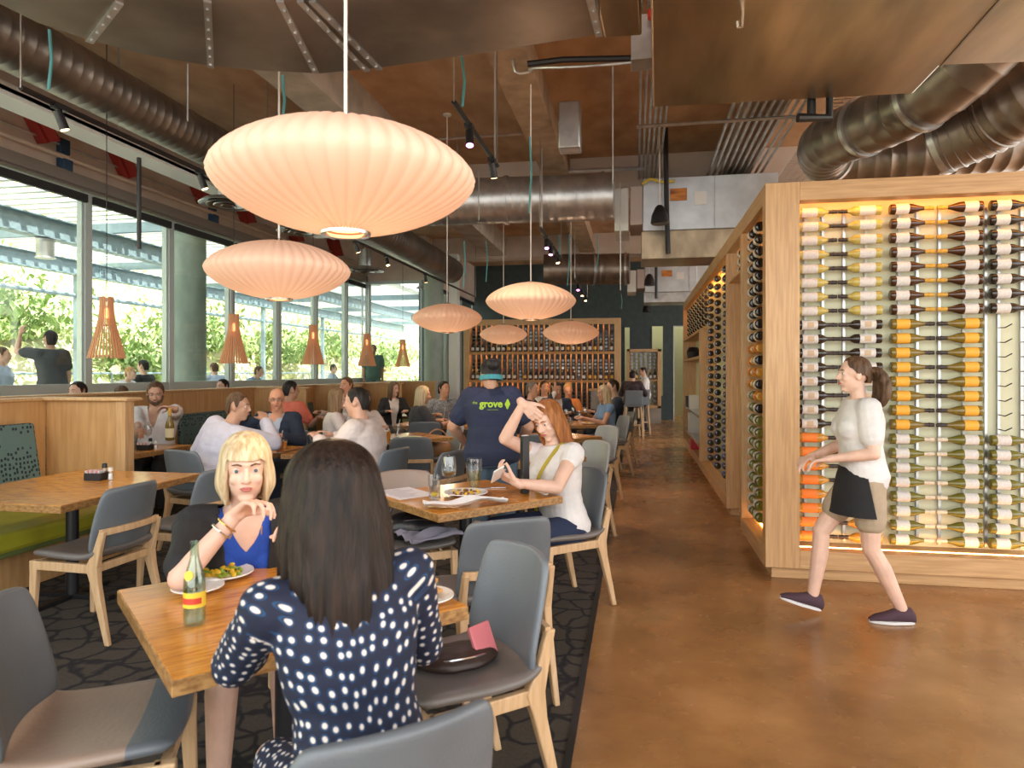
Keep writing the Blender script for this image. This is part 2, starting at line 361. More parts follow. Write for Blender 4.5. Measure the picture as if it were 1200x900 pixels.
    for hp, kn, an, fp in ((hipR, kR, aR, foot_pitch[0]), (hipL, kL, aL, foot_pitch[1])):
        if not legs: continue
        tcap(bm, hp, kn, .083*g, .053*g); m_ = kn*.65+an*.35-V((0, 1, 0))*.008; tcap(bm, kn, m_, .050*g, .052*g); tcap(bm, m_, an, .052*g, .036)
        fd = V((0, cos(fp), sin(fp))); tcap(bm, an-fd*.03-V((0, 0, .045)), an+fd*.13-V((0, 0, .064)), .026, .017)
    me = remesh(bm, vox, 2, .5)
    body = obj('person', me, sk, loc=loc, rz=yaw); body.scale = (s, s, s); tag(body, label, 'person', group)
    # ---- clothes
    if top:
        tm, sl = top[0], top[1]; e = (.012 if not jacket else .005) if len(top) < 3 else top[2]; bm = B(); torso(bm, e, top=0 if neck_open else 1, low=-.11)
        for sh, el, wr in ((hr_, eR, wR), (hl_, eL, wL)):
            if sl == 'none': continue
            k = {'short': .62, 'cap': .22, 'elbow': 1, 'rolled': 1, 'long': 1}[sl]
            tcap(bm, sh, sh.lerp(el, k), .056*g+e, .044*g+e+(.008 if sl == 'short' else 0))
            if sl in ('rolled', 'long', 'elbow'):
                q = {'rolled': .25, 'long': .92, 'elbow': .25}[sl]; tcap(bm, el, el.lerp(wr, q), .043*g+e, (.042 if sl != 'long' else .030)*g+e)
        me = remesh(bm, max(vox, .007), 3, .5); wrinkle(me, .007 if not fem else .005, 7, (1, 1, 2.2), len(bpy.data.objects) % 17)
        if neck_open:
            bm2 = B(); bm2.from_mesh(me); kill = []
            for f in bm2.faces:
                q = f.calc_center_median()-nb; x = q.dot(rT); z = q.dot(sp); y = q.dot(fT)
                if y > -.02 and z > -neck_open and abs(x) < .055*(1+(z+.02)/neck_open) and z > -neck_open+abs(x)*1.2: kill.append(f)
            bmesh.ops.delete(bm2, geom=kill, context='FACES'); soften_edges(bm2); bm2.to_mesh(me); bm2.free()
        t = obj('shirt' if not (len(top) > 3) else top[3], me, tm, parent=body)
        if neck_open: so = t.modifiers.new('so', 'SOLIDIFY'); so.thickness = .004
    if jacket:
        bm = B(); e = .021; torso(bm, e, low=-.10, top=0)
        for sh, el, wr in ((hr_, eR, wR), (hl_, eL, wL)):
            tcap(bm, sh, sh.lerp(el, 1 if jacket[1] == 'long' else .80), .056*g+.014, .044*g+.014)
            if jacket[1] == 'long': tcap(bm, el, el.lerp(wr, .9), .044*g+.014, .032*g+.014)
        me = remesh(bm, max(vox, .008), 3, .5); wrinkle(me, .006, 7, (1, 1, 2))
        bm2 = B(); bm2.from_mesh(me); kill = []
        for f in bm2.faces:
            q = f.calc_center_median()-pel; x = q.dot(rT); z = q.dot(sp); y = q.dot(fT)
            if y > .03 and abs(x) < .035+.05*max(0, (z-.1)/.35): kill.append(f)
            elif z > .455 and (q-sp*z).length < .085: kill.append(f)
        bmesh.ops.delete(bm2, geom=kill, context='FACES'); soften_edges(bm2); bm2.to_mesh(me); bm2.free()
        t = obj('jacket', me, jacket[0], parent=body); so = t.modifiers.new('so', 'SOLIDIFY'); so.thickness = .006
    if bottom and legs:
        bmt, ln = bottom[0], bottom[1]; bm = B(); e = .006
        S = []
        for h, a, b in ((-.11, .11, .10), (-.06, .152, .108), (.0, .155, .108), (.05, .138, .098)):
            S.append([pel+V((0, 0, h)) * (1 if not sit else 1)+r0*(a*g+e)*cos(q)+f0*(b*g+e)*sin(q) for q in [2*pi*i/24 for i in range(24)]])
        rings(bm, S)
        for hp, kn, an in ((hipR, kR, aR), (hipL, kL, aL)):
            if ln == 'long': tcap(bm, hp, kn, .088*g+e, .058*g+e); tcap(bm, kn, an+V((0, 0, .02)), .058*g+e, .046+e)
            elif ln == 'shorts': tcap(bm, hp, hp.lerp(kn, .60), .090*g+e, .070*g+e+.014)
            elif ln == 'skirt': tcap(bm, hp, hp.lerp(kn, .85), .092*g+e, .066*g+e); tcap(bm, (hipR+hipL)/2, ((hipR+hipL)/2).lerp((kR+kL)/2, .8), .09*g+e, .06*g+e)
        me = remesh(bm, max(vox, .009), 3, .5); wrinkle(me, .005, 8)
        obj({'long': 'trousers', 'shorts': 'shorts', 'skirt': 'skirt'}[ln], me, bmt, parent=body)
    if shoes and legs:
        for an, fp, sg in ((aR, foot_pitch[0], 1), (aL, foot_pitch[1], -1)):
            bm = B(); Q = Matrix.Translation(an) @ Matrix.Rotation(fp, 4, 'X')
            prof = [(-.078, .026, .060), (-.055, .037, .094), (.0, .040, .100), (.045, .042, .082), (.09, .045, .060), (.15, .041, .042), (.188, .022, .020)]
            R_ = []
            for y, w_, h_ in prof: R_.append([Q @ V((w_*cos(q), y, -.085+h_*.5+h_*.5*sin(q)*1.0)) for q in [2*pi*i/14 for i in range(14)]])
            rings(bm, R_); so_ = obj('shoe', bm, shoes, parent=body)
            bm = B(); poly = [(.047*cos(q)*(.85 if sin(q) < 0 else 1), .055+.135*sin(q)) for q in [2*pi*i/20 for i in range(20)]]
            prism(bm, poly, -.092, -.074, X=Q); obj('sole', bm, sole_m if shoes is shoe_m else rubber, parent=so_)
    # ---- face
    if face:
        for sg in (-1, 1):
            bm = B(); q = Matrix.Translation(headpt(sg*.031, .0665, .011)) @ Hm.to_4x4() @ Matrix.Rotation(-pi/2, 4, 'X')
            lathe(bm, [(.0112*sin(t), .0112*cos(t)) for t in [pi*i/10 for i in range(11)]], 14, X=q)
            for f in bm.faces:
                f.material_index = 1 if ((q.inverted() @ f.calc_center_median()).z > .0084) else 0
            obj('eye', bm, [white_eye, iris_m], parent=body)
            bm = B(); tube(bm, [headpt(sg*.014, .084, .031), headpt(sg*.030, .081, .036), headpt(sg*.046, .070, .031)], [.0030, .0034, .0016], 6); obj('eyebrow', bm, hair[1] if hair[1] is not h_blond else h_brown, parent=body)
            bm = B(); tube(bm, [headpt(sg*.0185, .0770, .0135), headpt(sg*.031, .0790, .0200), headpt(sg*.0435, .0710, .0130)], [.0014, .0023, .0014], 6); obj('eyelid', bm, sk, parent=body)
        bm = B()
        for zz, rr in ((-.0465, .0042), (-.0535, .0050)): tube(bm, [headpt(-.021, .078, -.050), headpt(-.010, .0865, zz), headpt(0, .0875, zz-.0005), headpt(.010, .0865, zz), headpt(.021, .078, -.050)], [.0012, rr, rr, rr, .0012], 8)
        obj('mouth', bm, lip_m if fem else lip_pale, parent=body)
    st, hm = hair[:2]
    if st != 'bald':
        if st != 'none':
            bm = B(); hair_shell(bm, headpt, st, L=hair[2] if len(hair) > 2 else None, seed=len(bpy.data.objects) % 13)
            h0 = obj('hair', bm, hm, parent=body, auto=180)
            if st in ('ponytail', 'bun'):
                bm = B()
                if st == 'ponytail':
                    for k_ in range(7):
                        o_ = (k_-3)*.013; tube(bm, smooth_path([headpt(o_*.5, -.095, .03), headpt(o_, -.140, .02+.004*(k_ % 2)), headpt(o_*1.7, -.170, -.05), headpt(o_*2.2, -.165-.008*(k_ % 3), -.13), headpt(o_*1.6, -.145, -.20+.012*(k_ % 3))], 5), None, 10, rfun=lambda t: .010+.022*sin(pi*min(1, t*.9+.08)))
                else: ell(bm, headpt(-.036, -.140, .066), .056, .046, .048)
                me = remesh(bm, .005, 2); wrinkle(me, .004, 30); obj('hair_knot' if st == 'bun' else 'ponytail', me, hm, parent=body)
            if st == 'swept': bm = B(); ell(bm, headpt(0, .0, .10), .066, .07, .035); obj('hair_top', bm, hm, parent=body)
    body['_keep'] = 1; del body['_keep']
    J = dict(nb=nb, hc=hc, HM=HM, wR=wR, wL=wL, pel=pel, sp=sp, rT=rT, fT=fT, eR=eR, eL=eL, headpt=headpt, hipR=hipR, hipL=hipL, kR=kR, kL=kL)
    return body, J
def wpt(body, p): return V(body.location)+Matrix.Rotation(body.rotation_euler.z, 3, 'Z') @ (V(p)*body.scale[0])
def yaw_of(dx, dy): return atan2(-dx, dy)
# ---------------------------------------------------------------- room shell
def concrete_floor():
    m, n, l, b = nt('polished_brown_concrete'); setc(b, (.2, .1, .05), .2)
    tc = n.new('ShaderNodeTexCoord'); mp = n.new('ShaderNodeMapping'); l.new(tc.outputs['Object'], mp.inputs[0])
    t = n.new('ShaderNodeTexNoise'); t.inputs['Scale'].default_value = .9; t.inputs['Detail'].default_value = 8; t.inputs['Roughness'].default_value = .62; l.new(mp.outputs[0], t.inputs[0])
    r = n.new('ShaderNodeValToRGB'); l.new(t.outputs[0], r.inputs[0]); e = r.color_ramp.elements
    e[0].position = .32; e[0].color = (.17, .078, .023, 1); e[1].position = .70; e[1].color = (.52, .28, .11, 1); x = e.new(.52); x.color = (.35, .172, .058, 1)
    l.new(r.outputs[0], b.inputs['Base Color'])
    t2 = n.new('ShaderNodeTexNoise'); t2.inputs['Scale'].default_value = 5; t2.inputs['Detail'].default_value = 5; l.new(mp.outputs[0], t2.inputs[0])
    mr = n.new('ShaderNodeMapRange'); mr.inputs['To Min'].default_value = .16; mr.inputs['To Max'].default_value = .36; l.new(t2.outputs[0], mr.inputs[0]); l.new(mr.outputs[0], b.inputs['Roughness'])
    return m
def carpet_mat():
    m, n, l, b = nt('crackle_pattern_carpet'); setc(b, (.05, .05, .05), .95)
    tc = n.new('ShaderNodeTexCoord'); nz = n.new('ShaderNodeTexNoise'); nz.inputs['Scale'].default_value = 6; l.new(tc.outputs['Object'], nz.inputs[0])
    mx = n.new('ShaderNodeMixRGB'); mx.inputs[0].default_value = .12; l.new(tc.outputs['Object'], mx.inputs[1]); l.new(nz.outputs['Color'], mx.inputs[2])
    v = n.new('ShaderNodeTexVoronoi'); v.feature = 'DISTANCE_TO_EDGE'; v.inputs['Scale'].default_value = 6.5; l.new(mx.outputs[0], v.inputs[0])
    r = n.new('ShaderNodeValToRGB'); l.new(v.outputs['Distance'], r.inputs[0]); e = r.color_ramp.elements
    e[0].position = .0; e[0].color = (.010, .011, .015, 1); e[1].position = .10; e[1].color = (.085, .072, .055, 1); x = e.new(.035); x.color = (.014, .014, .018, 1)
    n2 = n.new('ShaderNodeTexNoise'); n2.inputs['Scale'].default_value = 90; l.new(tc.outputs['Object'], n2.inputs[0])
    m2 = n.new('ShaderNodeMixRGB'); m2.blend_type = 'MULTIPLY'; m2.inputs[0].default_value = .6; l.new(r.outputs[0], m2.inputs[1]); l.new(n2.outputs[0], m2.inputs[2]); l.new(m2.outputs[0], b.inputs['Base Color'])
    return m
bm = B(); bx(bm, -.27, 9, -3, 24, -.1, 0); bx(bm, -7.2, -.27, 17.2, 24, -.1, 0); struct('floor', bm, concrete_floor(), smooth=False)
bm = B(); bx(bm, -7.2, -.27, -3, 17.2, -.1, .004); struct('floor_carpet', bm, carpet_mat(), smooth=False)
bm = B(); bx(bm, -.275, -.245, -3, 17.2, -.01, .009); struct('trim_1', bm, rubber, smooth=False)
# ceiling and concrete beams
CZ = 5.0
bm = B(); bx(bm, -7.3, 9.2, -1.5, 24.3, CZ, CZ+.2); struct('ceiling', bm, ceil_m, smooth=False)
k = 2
for (x0, x1, y0, y1, z0) in ((-7.2, 9, 11.2, 11.75, 4.45), (-7.2, 9, 17.3, 17.8, 4.45)):
    bm = B(); bx(bm, x0, x1, y0, y1, z0, CZ); struct('trim_%d' % k, bm, plaster, smooth=False); k += 1
for (x0, x1, y0, y1, z0, mm) in ((-1.35, -1.08, 2.0, 11.2, 4.55, beam_m), (-1.35, -1.08, 11.75, 17.3, 4.55, beam_m), (-3.75, -3.3, -1, 11.2, 4.5, concrete), (-3.75, -3.3, 11.75, 17.3, 4.5, concrete), (1.35, 1.6, 2, 11.2, 4.55, beam_m)):
    bm = B(); bx(bm, x0, x1, y0, y1, z0, CZ)
    if mm is beam_m: bx(bm, x0-.06, x1+.06, y0, y1, z0-.03, z0)
    struct('trim_%d' % k, bm, mm, smooth=False); k += 1
# back wall: dark teal with two lit slots and a doorway into another room
bm = B()
YB = 22.0
def xo(px, y=YB):
    u = (px-600)/FP; return y*(u*cA-sA)/(u*sA+cA)
cuts = [(xo(731), xo(739), 1.0, 2.95), (xo(763), xo(778), .75, 2.98), (xo(789), xo(806), 0, 2.95)]
xs = [-7.2]+[c for q in cuts for c in q[:2]]+[9]
for i in range(0, len(xs), 2): bx(bm, xs[i], xs[i+1], YB, YB+.2, 0, CZ)
for a, b_, z0, z1 in cuts:
    if z0 > 0: bx(bm, a, b_, YB, YB+.2, 0, z0)
    bx(bm, a, b_, YB, YB+.2, z1, CZ)
struct('wall_back', bm, teal_wall_m, smooth=False)
lime = mat('pale_lime_wall', (.58, .60, .36), .8)
bm = B(); bx(bm, -2, 4, 24.0, 24.2, 0, CZ); struct('wall_far_room', bm, lime, smooth=False)
fl = thing('added_ceiling_light', 'unseen ceiling light added to brighten the room beyond the dark back wall', 'ceiling light', (.9, 23.1, CZ-.06))  # unseen lamp, added to brighten the slots in the back wall
bm = B(); bx(bm, -1.2, 1.2, -.5, .5, 0, .05); obj('added_light_housing', bm, white_paint, fl, smooth=False)
bm = B(); bx(bm, -1.15, 1.15, -.45, .45, -.01, -.002); obj('added_light_diffuser', bm, mat('added_light_face', (1, .95, .8), emit=(1, .92, .75), es=9), fl, smooth=False)
for i, (a, b_, z0, z1) in enumerate(cuts):
    bm = B(); w = .03
    bx(bm, a, a+w, YB-.02, YB+.1, z0, z1); bx(bm, b_-w, b_, YB-.02, YB+.1, z0, z1); bx(bm, a+w, b_-w, YB-.02, YB+.1, z1-w, z1)
    struct(('window_%d' % (40+i)) if i < 2 else 'door_1', bm, alu if i == 2 else teal_wall_m, smooth=False)
# left window wall
WX = -7.0; WT = 3.72; WS = 1.22; MP = 1.6
mull = [WX*-1/.911 + (i-4)*MP for i in range(0, 11)]      # mullion stations along the room
mull = [y for y in mull if y < 16.7]+[16.8]
bm = B(); bx(bm, WX-.2, WX+.02, -2, 16.9, WT+.14, CZ); struct('wall_left', bm, plaster, smooth=False)
bm = B(); bx(bm, WX-.2, WX+.02, -2, 16.9, -.1, WS-.08); bx(bm, WX-.02, WX+.10, -2, 16.8, WS-.08, WS-.03); struct('wall_left_sill', bm, white_paint, smooth=False)
bm = B(); bx(bm, WX-.05, WX+.07, -2, 16.8, WT+.10, WT+.28); bx(bm, WX+.07, WX+.13, -2, 16.8, WT+.12, WT+.26); struct('trim_20', bm, mat('header_metal', (.30, .26, .23), .4, .5), smooth=False)
def window(n, a, b, X=None, top=WT, sill=WS, shade=True):
    """one bay: a and b are distances along the wall, the wall plane is local x = 0"""
    X = X or Matrix.Translation((WX, 0, 0))
    bm = B(); w = .055
    bx(bm, -.08, .05, a-w, a+w, sill-.05, top+.08, X=X); bx(bm, -.06, .04, a+w, b-w, sill-.05, sill+.13, X=X); bx(bm, -.06, .04, a+w, b-w, top+.0, top+.08, X=X)
    bx(bm, -.02, .02, a+w, a+w+.03, sill+.06, top, X=X); bx(bm, -.02, .02, b-w-.03, b-w, sill+.06, top, X=X)
    f = struct('window_%d' % n, bm, alu, smooth=False)
    bm = B(); bx(bm, -.004, .004, a+w+.03, b-w-.03, sill+.13, top, X=X); obj('window_pane', bm, pane_m, f, smooth=False)
    if shade: bm = B(); bx(bm, .04, .09, a+w, b-w, top-.05, top+.05, X=X); obj('roller_blind', bm, rubber, f, smooth=False)
n = 1
for a, b_ in zip(mull, mull[1:]): window(n, a, b_); n += 1
window(n, -2+.06, mull[0]); n += 1
# return facing the camera at y = 16.8 and the rest of the window line at x = -5.5
Xr = Matrix.Translation((-7.0, 16.85, 0)) @ Matrix.Rotation(-pi/2, 4, 'Z')
window(n, .1, 1.62, Xr, top=3.78, sill=1.15, shade=False); n += 1
bm = B(); bx(bm, -7.0, -5.3, 16.82, 16.95, 3.86, CZ); bx(bm, -7.0, -5.3, 16.82, 16.95, -.1, 1.1); struct('wall_return', bm, plaster, smooth=False)
Xs = Matrix.Translation((-5.3, 0, 0))
for a, b_ in ((17.0, 18.6), (18.6, 20.2), (20.2, 21.8)): window(n, a, b_, Xs, sill=.6, shade=True); n += 1
bm = B(); bx(bm, -5.45, -5.28, 16.95, 22, WT+.1, CZ); bx(bm, -5.45, -5.28, 16.95, 22, -.1, .55); struct('wall_left_rear', bm, plaster, smooth=False)
bm = B(); cyl(bm, (-5.02, 16.55, 0), (-5.02, 16.55, 4.45), .24, n=36); struct('column', bm, concrete_green)
bm = B(); bx(bm, -4.62, -4.40, 16.5, 16.75, 0, 4.45); struct('trim_21', bm, white_paint, smooth=False)
bm = B(); cyl(bm, (-7.75, 10.75, -.2), (-7.75, 10.75, 4.6), .31, n=36); struct('column_outside', bm, concrete_green)
# pipes and steel clips on the wall above the windows
def pipe(name, pts, r, m, lab, cat='pipe', grp=None, k=1, n=8):
    bm = B(); tube(bm, pts if k == 1 else smooth_path(pts, k), r, n); return tag(obj(name, bm, m), lab, cat, grp)
pipe('wall_pipe', [(-6.88, 1, 4.13), (-6.88, 16.7, 4.13)], .03, plaster, 'long pipe painted like the wall above the window row')
pipe('wall_pipe', [(-6.93, 3, 4.28), (-6.93, 16.7, 4.28)], .014, galv, 'thin conduit on the wall just above the painted pipe', 'conduit')
for i, (px, py) in enumerate(((38, 145), (137, 190), (228, 222), (281, 248), (340, 272), (388, 290))):
    y = (WX+.06)*-1/abs(((px-600)/FP*cA-sA)/((px-600)/FP*sA+cA)); z = H+(HZ-py)/FP*(y*cA-(WX+.06)*sA)
    bm = B(); X = Matrix.Translation((-6.95, y, z)) @ Matrix.Rotation(radians(38), 4, 'X')
    bx(bm, -.02, .12, -.05, .05, -.22, .22, X=X); bx(bm, .10, .26, -.008, .008, -.22, .22, X=X)
    tag(obj('steel_clip', bm, red_steel, smooth=False), 'red oxide steel bracket on the wall above the windows, %s from the near end' % NTH[i], 'bracket', 'red steel brackets above the windows')
for i, y in enumerate((4.9, 7.2, 10.2)):
    bm = B(); bx(bm, -6.97, -6.90, y, y+.14, 4.18, 4.36); bx(bm, -6.97, -6.86, y, y+.14, 3.98, 4.12); tag(obj('junction_box', bm, mat('dark_blue_box', (.02, .06, .12), .5), bevel=.006), 'dark blue junction box above the windows, %s from the near end' % NTH[i], 'electrical box', 'wall boxes')
# pale soffit strip under the round duct
bm = B(); bx(bm, -5.95, -5.55, -1, 12, 4.02, 4.06); bx(bm, -5.60, -5.55, -1, 12, 3.98, 4.10); struct('trim_22', bm, white_paint, smooth=False)

# ---------------------------------------------------------------- outside
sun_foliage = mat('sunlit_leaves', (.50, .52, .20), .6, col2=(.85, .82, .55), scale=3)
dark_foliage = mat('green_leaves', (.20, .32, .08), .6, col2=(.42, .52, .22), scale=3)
straw = mat('dry_slope', (.88, .80, .62), .9, col2=(.74, .70, .46), scale=1.2)
deck_m = mat('pale_terrace_paving', (.50, .50, .47), .8)
pergola_m = mat('blue_grey_steel', (.26, .34, .38), .5, .2, var=.1, scale=6)
bm = B(); bx(bm, -13.5, -7.2, -3, 40, -.2, .42); bx(bm, -7.2, -5.5, 17.0, 40, -.2, .42); struct('ground_terrace', bm, deck_m, smooth=False)
bm = B(); bmesh.ops.create_grid(bm, x_segments=70, y_segments=120, size=1)
for v in bm.verts:
    a, b_ = (v.co.x+1)/2, (v.co.y+1)/2; x = -13.5-a*18; y = -12+b_*80
    v.co = V((x, y, -.2+a**.8*13+noise.noise(V((x*.4, y*.4, 0)))*1.1))
struct('hill', bm, straw)
bm = B(); bmesh.ops.create_grid(bm, x_segments=40, y_segments=20, size=1)
for v in bm.verts:
    a, b_ = (v.co.x+1)/2, (v.co.y+1)/2; x = -14+a*12; y = 44+b_*14; v.co = V((x, y, -.2+b_*11+noise.noise(V((x*.4, y*.4, 0)))*1.0))
struct('hill_far', bm, straw)
def leaves(n, pos, size, seed, rad):
    R_ = random.Random(seed); bm = B()
    for i in range(n):
        p = V(pos)+V((R_.gauss(0, rad[0]), R_.gauss(0, rad[1]), abs(R_.gauss(0, rad[2])))) if rad else pos(R_)
        q = Matrix.Translation(p) @ Matrix.Rotation(R_.uniform(0, 6.3), 4, 'Z') @ Matrix.Rotation(R_.uniform(-1.3, 1.3), 4, 'X')
        w = size*R_.uniform(.6, 1.4)
        vs = [bm.verts.new(q @ V(c)) for c in ((0, -w, 0), (w*.45, -w*.1, w*.15), (0, w, 0), (-w*.45, -w*.1, w*.15))]
        bm.faces.new((vs[0], vs[1], vs[2])); bm.faces.new((vs[0], vs[2], vs[3]))
    return bm
def slope(R_):
    a = R_.random()**1.2*.7; y = R_.uniform(-8, 60); return V((-13.5-a*18, y, -.1+a**.8*13+R_.uniform(0, .9)))
o = obj('foliage', leaves(26000, slope, .14, 5, None), sun_foliage, smooth=False, kind='stuff'); tag(o, 'bright sunlit foliage covering the slope beyond the terrace', 'foliage')
def slope2(R_): return V((R_.uniform(-13, -3), R_.uniform(44, 52), R_.uniform(0, 6)))
o = obj('foliage', leaves(7000, slope2, .16, 8, None), sun_foliage, smooth=False, kind='stuff'); tag(o, 'bright sunlit foliage at the far end of the terrace', 'foliage')
spots = [(-16.5, 10, 3.2), (-16, 14.6, 2.6), (-15.2, 18, 1.2), (-15.6, 22, 2.5), (-15.2, 27, 2.0), (-16, 33, 2.5), (-15, 39, 2)]
for i, (x, y, z) in enumerate(spots):
    t = thing('tree', 'green leafy tree on the slope outside, %s along from the near windows' % NTH[i], 'tree', (x, y, .4), 0, 'trees outside')
    bm = B(); tube(bm, [(0, 0, -.5), (.1, .05, z*.5), (0, .2, z)], [.12, .09, .05], 8); obj('trunk', bm, beam_m, t)
    obj('crown', leaves(2600, (0, 0, z*.75), .13, 30+i, (.85, .95, .75)), dark_foliage, t, smooth=False)
o = obj('planting', leaves(5000, (-8.3, 33, .5), .09, 77, (1.8, .8, .5)), dark_foliage, smooth=False, kind='stuff'); tag(o, 'low green planting at the end of the terrace', 'plants')
# steel pergola: two long girders, posts, and a slatted roof
pg = thing('pergola', 'blue-grey steel pergola with slatted roof over the terrace', 'pergola', (0, 0, 0))
def girder(x, z, y0, y1, hh=.34):
    bm = B(); bx(bm, x-.11, x+.11, y0, y1, z-.02, z); bx(bm, x-.11, x+.11, y0, y1, z-hh, z-hh+.02); bx(bm, x-.012, x+.012, y0, y1, z-hh+.02, z-.02)
    for y in (8.1, 14.5, 21, 28):
        bx(bm, x-.03, x+.03, y-.28, y+.28, z-hh+.05, z-.05)
        for a in (-.22, -.14, .14, .22):
            for c in (-.24, -.17, -.10): cyl(bm, (x+.03, y+a, z+c), (x+.055, y+a, z+c), .018, n=6)
    obj('girder', bm, pergola_m, pg, smooth=False)
girder(-9.4, 4.0, -2, 36); girder(-12.6, 4.05, -2, 36)
for y in range(-1, 37, 4):
    bm = B(); bx(bm, -13.2, -7.4, y-.05, y+.05, 4.04, 4.22); obj('joist', bm, pergola_m, pg, smooth=False)
for x in (-12.6,):
    for y in (5.2, 11.2, 13.6, 17.5, 21.5, 26, 31): bm = B(); bx(bm, x-.06, x+.06, y-.06, y+.06, .4, 3.75); obj('post', bm, pergola_m, pg, smooth=False)
bm = B(); bx(bm, -9.47, -9.33, 7.9, 8.04, .4, 3.75); obj('post', bm, pergola_m, pg, smooth=False)
bm = B()
for i in range(120): bx(bm, -13.2, -7.4, -1+i*.31, -1+i*.31+.10, 4.25, 4.29)
obj('roof_slats', bm, white_paint, pg, smooth=False)
bm = B(); tube(bm, [(-12.6, -2, 3.25), (-12.6, 36, 3.25)], .05, 8); obj('rail', bm, pergola_m, pg)
rl = thing('railing', 'thin grey metal railing along the far edge of the terrace', 'railing', (-12.9, 0, .42))
bm = B(); tube(bm, [(0, -2, 1.05), (0, 38, 1.05)], .025, 8); tube(bm, [(0, -2, .6), (0, 38, .6)], .012, 6); tube(bm, [(0, -2, .8), (0, 38, .8)], .012, 6); obj('handrail', bm, pergola_m, rl)
for i in range(20): bm = B(); tube(bm, [(0, -1+i*2, 0), (0, -1+i*2, 1.05)], .02, 6); obj('baluster', bm, pergola_m, rl)
t = thing('outdoor_lantern', 'grey cylindrical lantern hanging outside behind the second window', 'lantern', (-9.4, 9.5, 3.66))
bm = B(); lathe(bm, [(.02, 0), (.16, -.02), (.13, -.06), (.13, -.30), (.15, -.32), (.02, -.34)], 20); obj('lantern_body', bm, galv, t)
# ---------------------------------------------------------------- ducts and services
def ribbed(path, r, rib=.10, amp=.0022, n=28, close=True, rf=None):
    """spiral duct: a tube whose radius swells at every seam"""
    P = [V(p) for p in path]; out = []; L = [0]
    for a, b_ in zip(P, P[1:]): L.append(L[-1]+(b_-a).length)
    tot = L[-1]; m = int(tot/rib); rr = []
    def pt(s):
        for i in range(len(L)-1):
            if s <= L[i+1]: return P[i].lerp(P[i+1], (s-L[i])/max(1e-6, L[i+1]-L[i]))
        return P[-1]
    for i in range(m+1):
        s = i*rib
        for ds, k in ((0, 0), (rib*.80, 0), (rib*.86, 1), (rib*.94, 1)):
            if s+ds > tot: continue
            out.append(pt(s+ds)); base = rf((s+ds)/tot)*r if rf else r; rr.append(base+k*amp)
    bm = B(); tube(bm, out, rr, n, close=close); return bm
def collar(bm, p, d, r, w=.05):
    d = V(d).normalized(); cyl(bm, V(p)-d*w/2, V(p)+d*w/2, r, n=28)
def duct(label, path, r, m=duct_dark, rib=.12, collars=(), k=5, rf=None, amp=.0022):
    P = smooth_path(path, k); t = thing('round_duct', label, 'duct', (0, 0, 0))
    obj('duct_body', ribbed(P, r, rib, amp, rf=rf), m, t, auto=60)
    for c in collars:
        i = min(int(c*(len(P)-1)), len(P)-2); bm = B(); collar(bm, P[i], P[i+1]-P[i], r+.022); obj('collar', bm, galv, t)
    return t
duct('long dull spiral duct running above the window side of the room', [(-5.15, -1, 4.28), (-5.15, 2, 4.28), (-5.15, 4.5, 4.28), (-5.15, 6.8, 4.28), (-5.12, 7.9, 4.28), (-4.8, 8.75, 4.24), (-4.1, 9.3, 4.15), (-3.2, 9.45, 4.08)], .26, collars=(.62, .74, .86), k=6)
for i, (yy, zz) in enumerate(((2.2, 4.28), (4.2, 4.28), (6.4, 4.28))):
    pipe('duct_hanger', [(-5.42, yy, CZ), (-5.42, yy, 4.28), (-5.42, yy, 4.1)], .01, galv, 'thin steel hanger of the window-side duct, %s from the camera' % NTH[i], 'hanger', 'duct hangers')
duct('wide grey spiral duct crossing the room left of the sheet metal box', [(-3.3, 9.7, 4.0), (-2.2, 9.75, 4.0), (-1.2, 9.8, 4.0), (-.21, 9.8, 4.0)], .33, galv, .13, collars=(.45, .97), k=3)
duct('round duct running away beyond the crossing duct on the window side', [(-4.55, 9.9, 4.0), (-4.5, 12, 4.0), (-4.5, 14.5, 4.0), (-4.5, 16.4, 4.0)], .30, duct_dark, .14, k=3)
duct('spiral duct crossing the far end of the room with an open green end', [(-2.1, 15.6, 3.86), (-1.2, 15.7, 3.86), (-.6, 15.8, 3.86), (-.12, 15.8, 3.86)], .35, duct_dark, .14, collars=(.5, .95), k=3)
# rectangular elbow overhead on the left: swept in plan, flat underside, stiffening seams
def plate(poly, z0, z1, name, label, m=duct_dark, seams=(), extra=None):
    t = thing(name, label, 'duct'); bm = B(); prism(bm, poly, z0, z1); obj('duct_body', bm, m, t, smooth=False, bevel=.012)
    for a, b_ in seams:
        bm = B(); a, b_ = V((*a, z0-.012)), V((*b_, z0-.012)); d = (b_-a).normalized(); nn = V((-d.y, d.x, 0))*.018
        v = [a-nn, b_-nn, b_+nn, a+nn]; rings(bm, [[p for p in v], [p+V((0, 0, .014)) for p in v]])
        m_ = int((b_-a).length/.11)
        for i in range(m_): cyl(bm, a+d*(.05+i*.11)+V((0, 0, -.008)), a+d*(.05+i*.11), .010, n=6)
        obj('seam', bm, galv, t, smooth=False)
    return t
ZD = 3.30
far = [onz(px, py, ZD) for px, py in ((0, 6), (45, 28), (105, 48), (175, 66), (247, 78), (310, 84), (377, 87), (447, 80), (600, 58), (703, 41))]
near = [V((-2.0, 1.3, 0)), V((-2.0, 1.9, 0)), V((-1.75, 2.25, 0)), V((-1.3, 2.4, 0)), V((-.17, 2.45, 0))]
poly = [(p.x, p.y) for p in far]+[(p.x, p.y) for p in near[::-1]]+[(-3.25, 1.3)]
def xy(p): return (p.x, p.y)
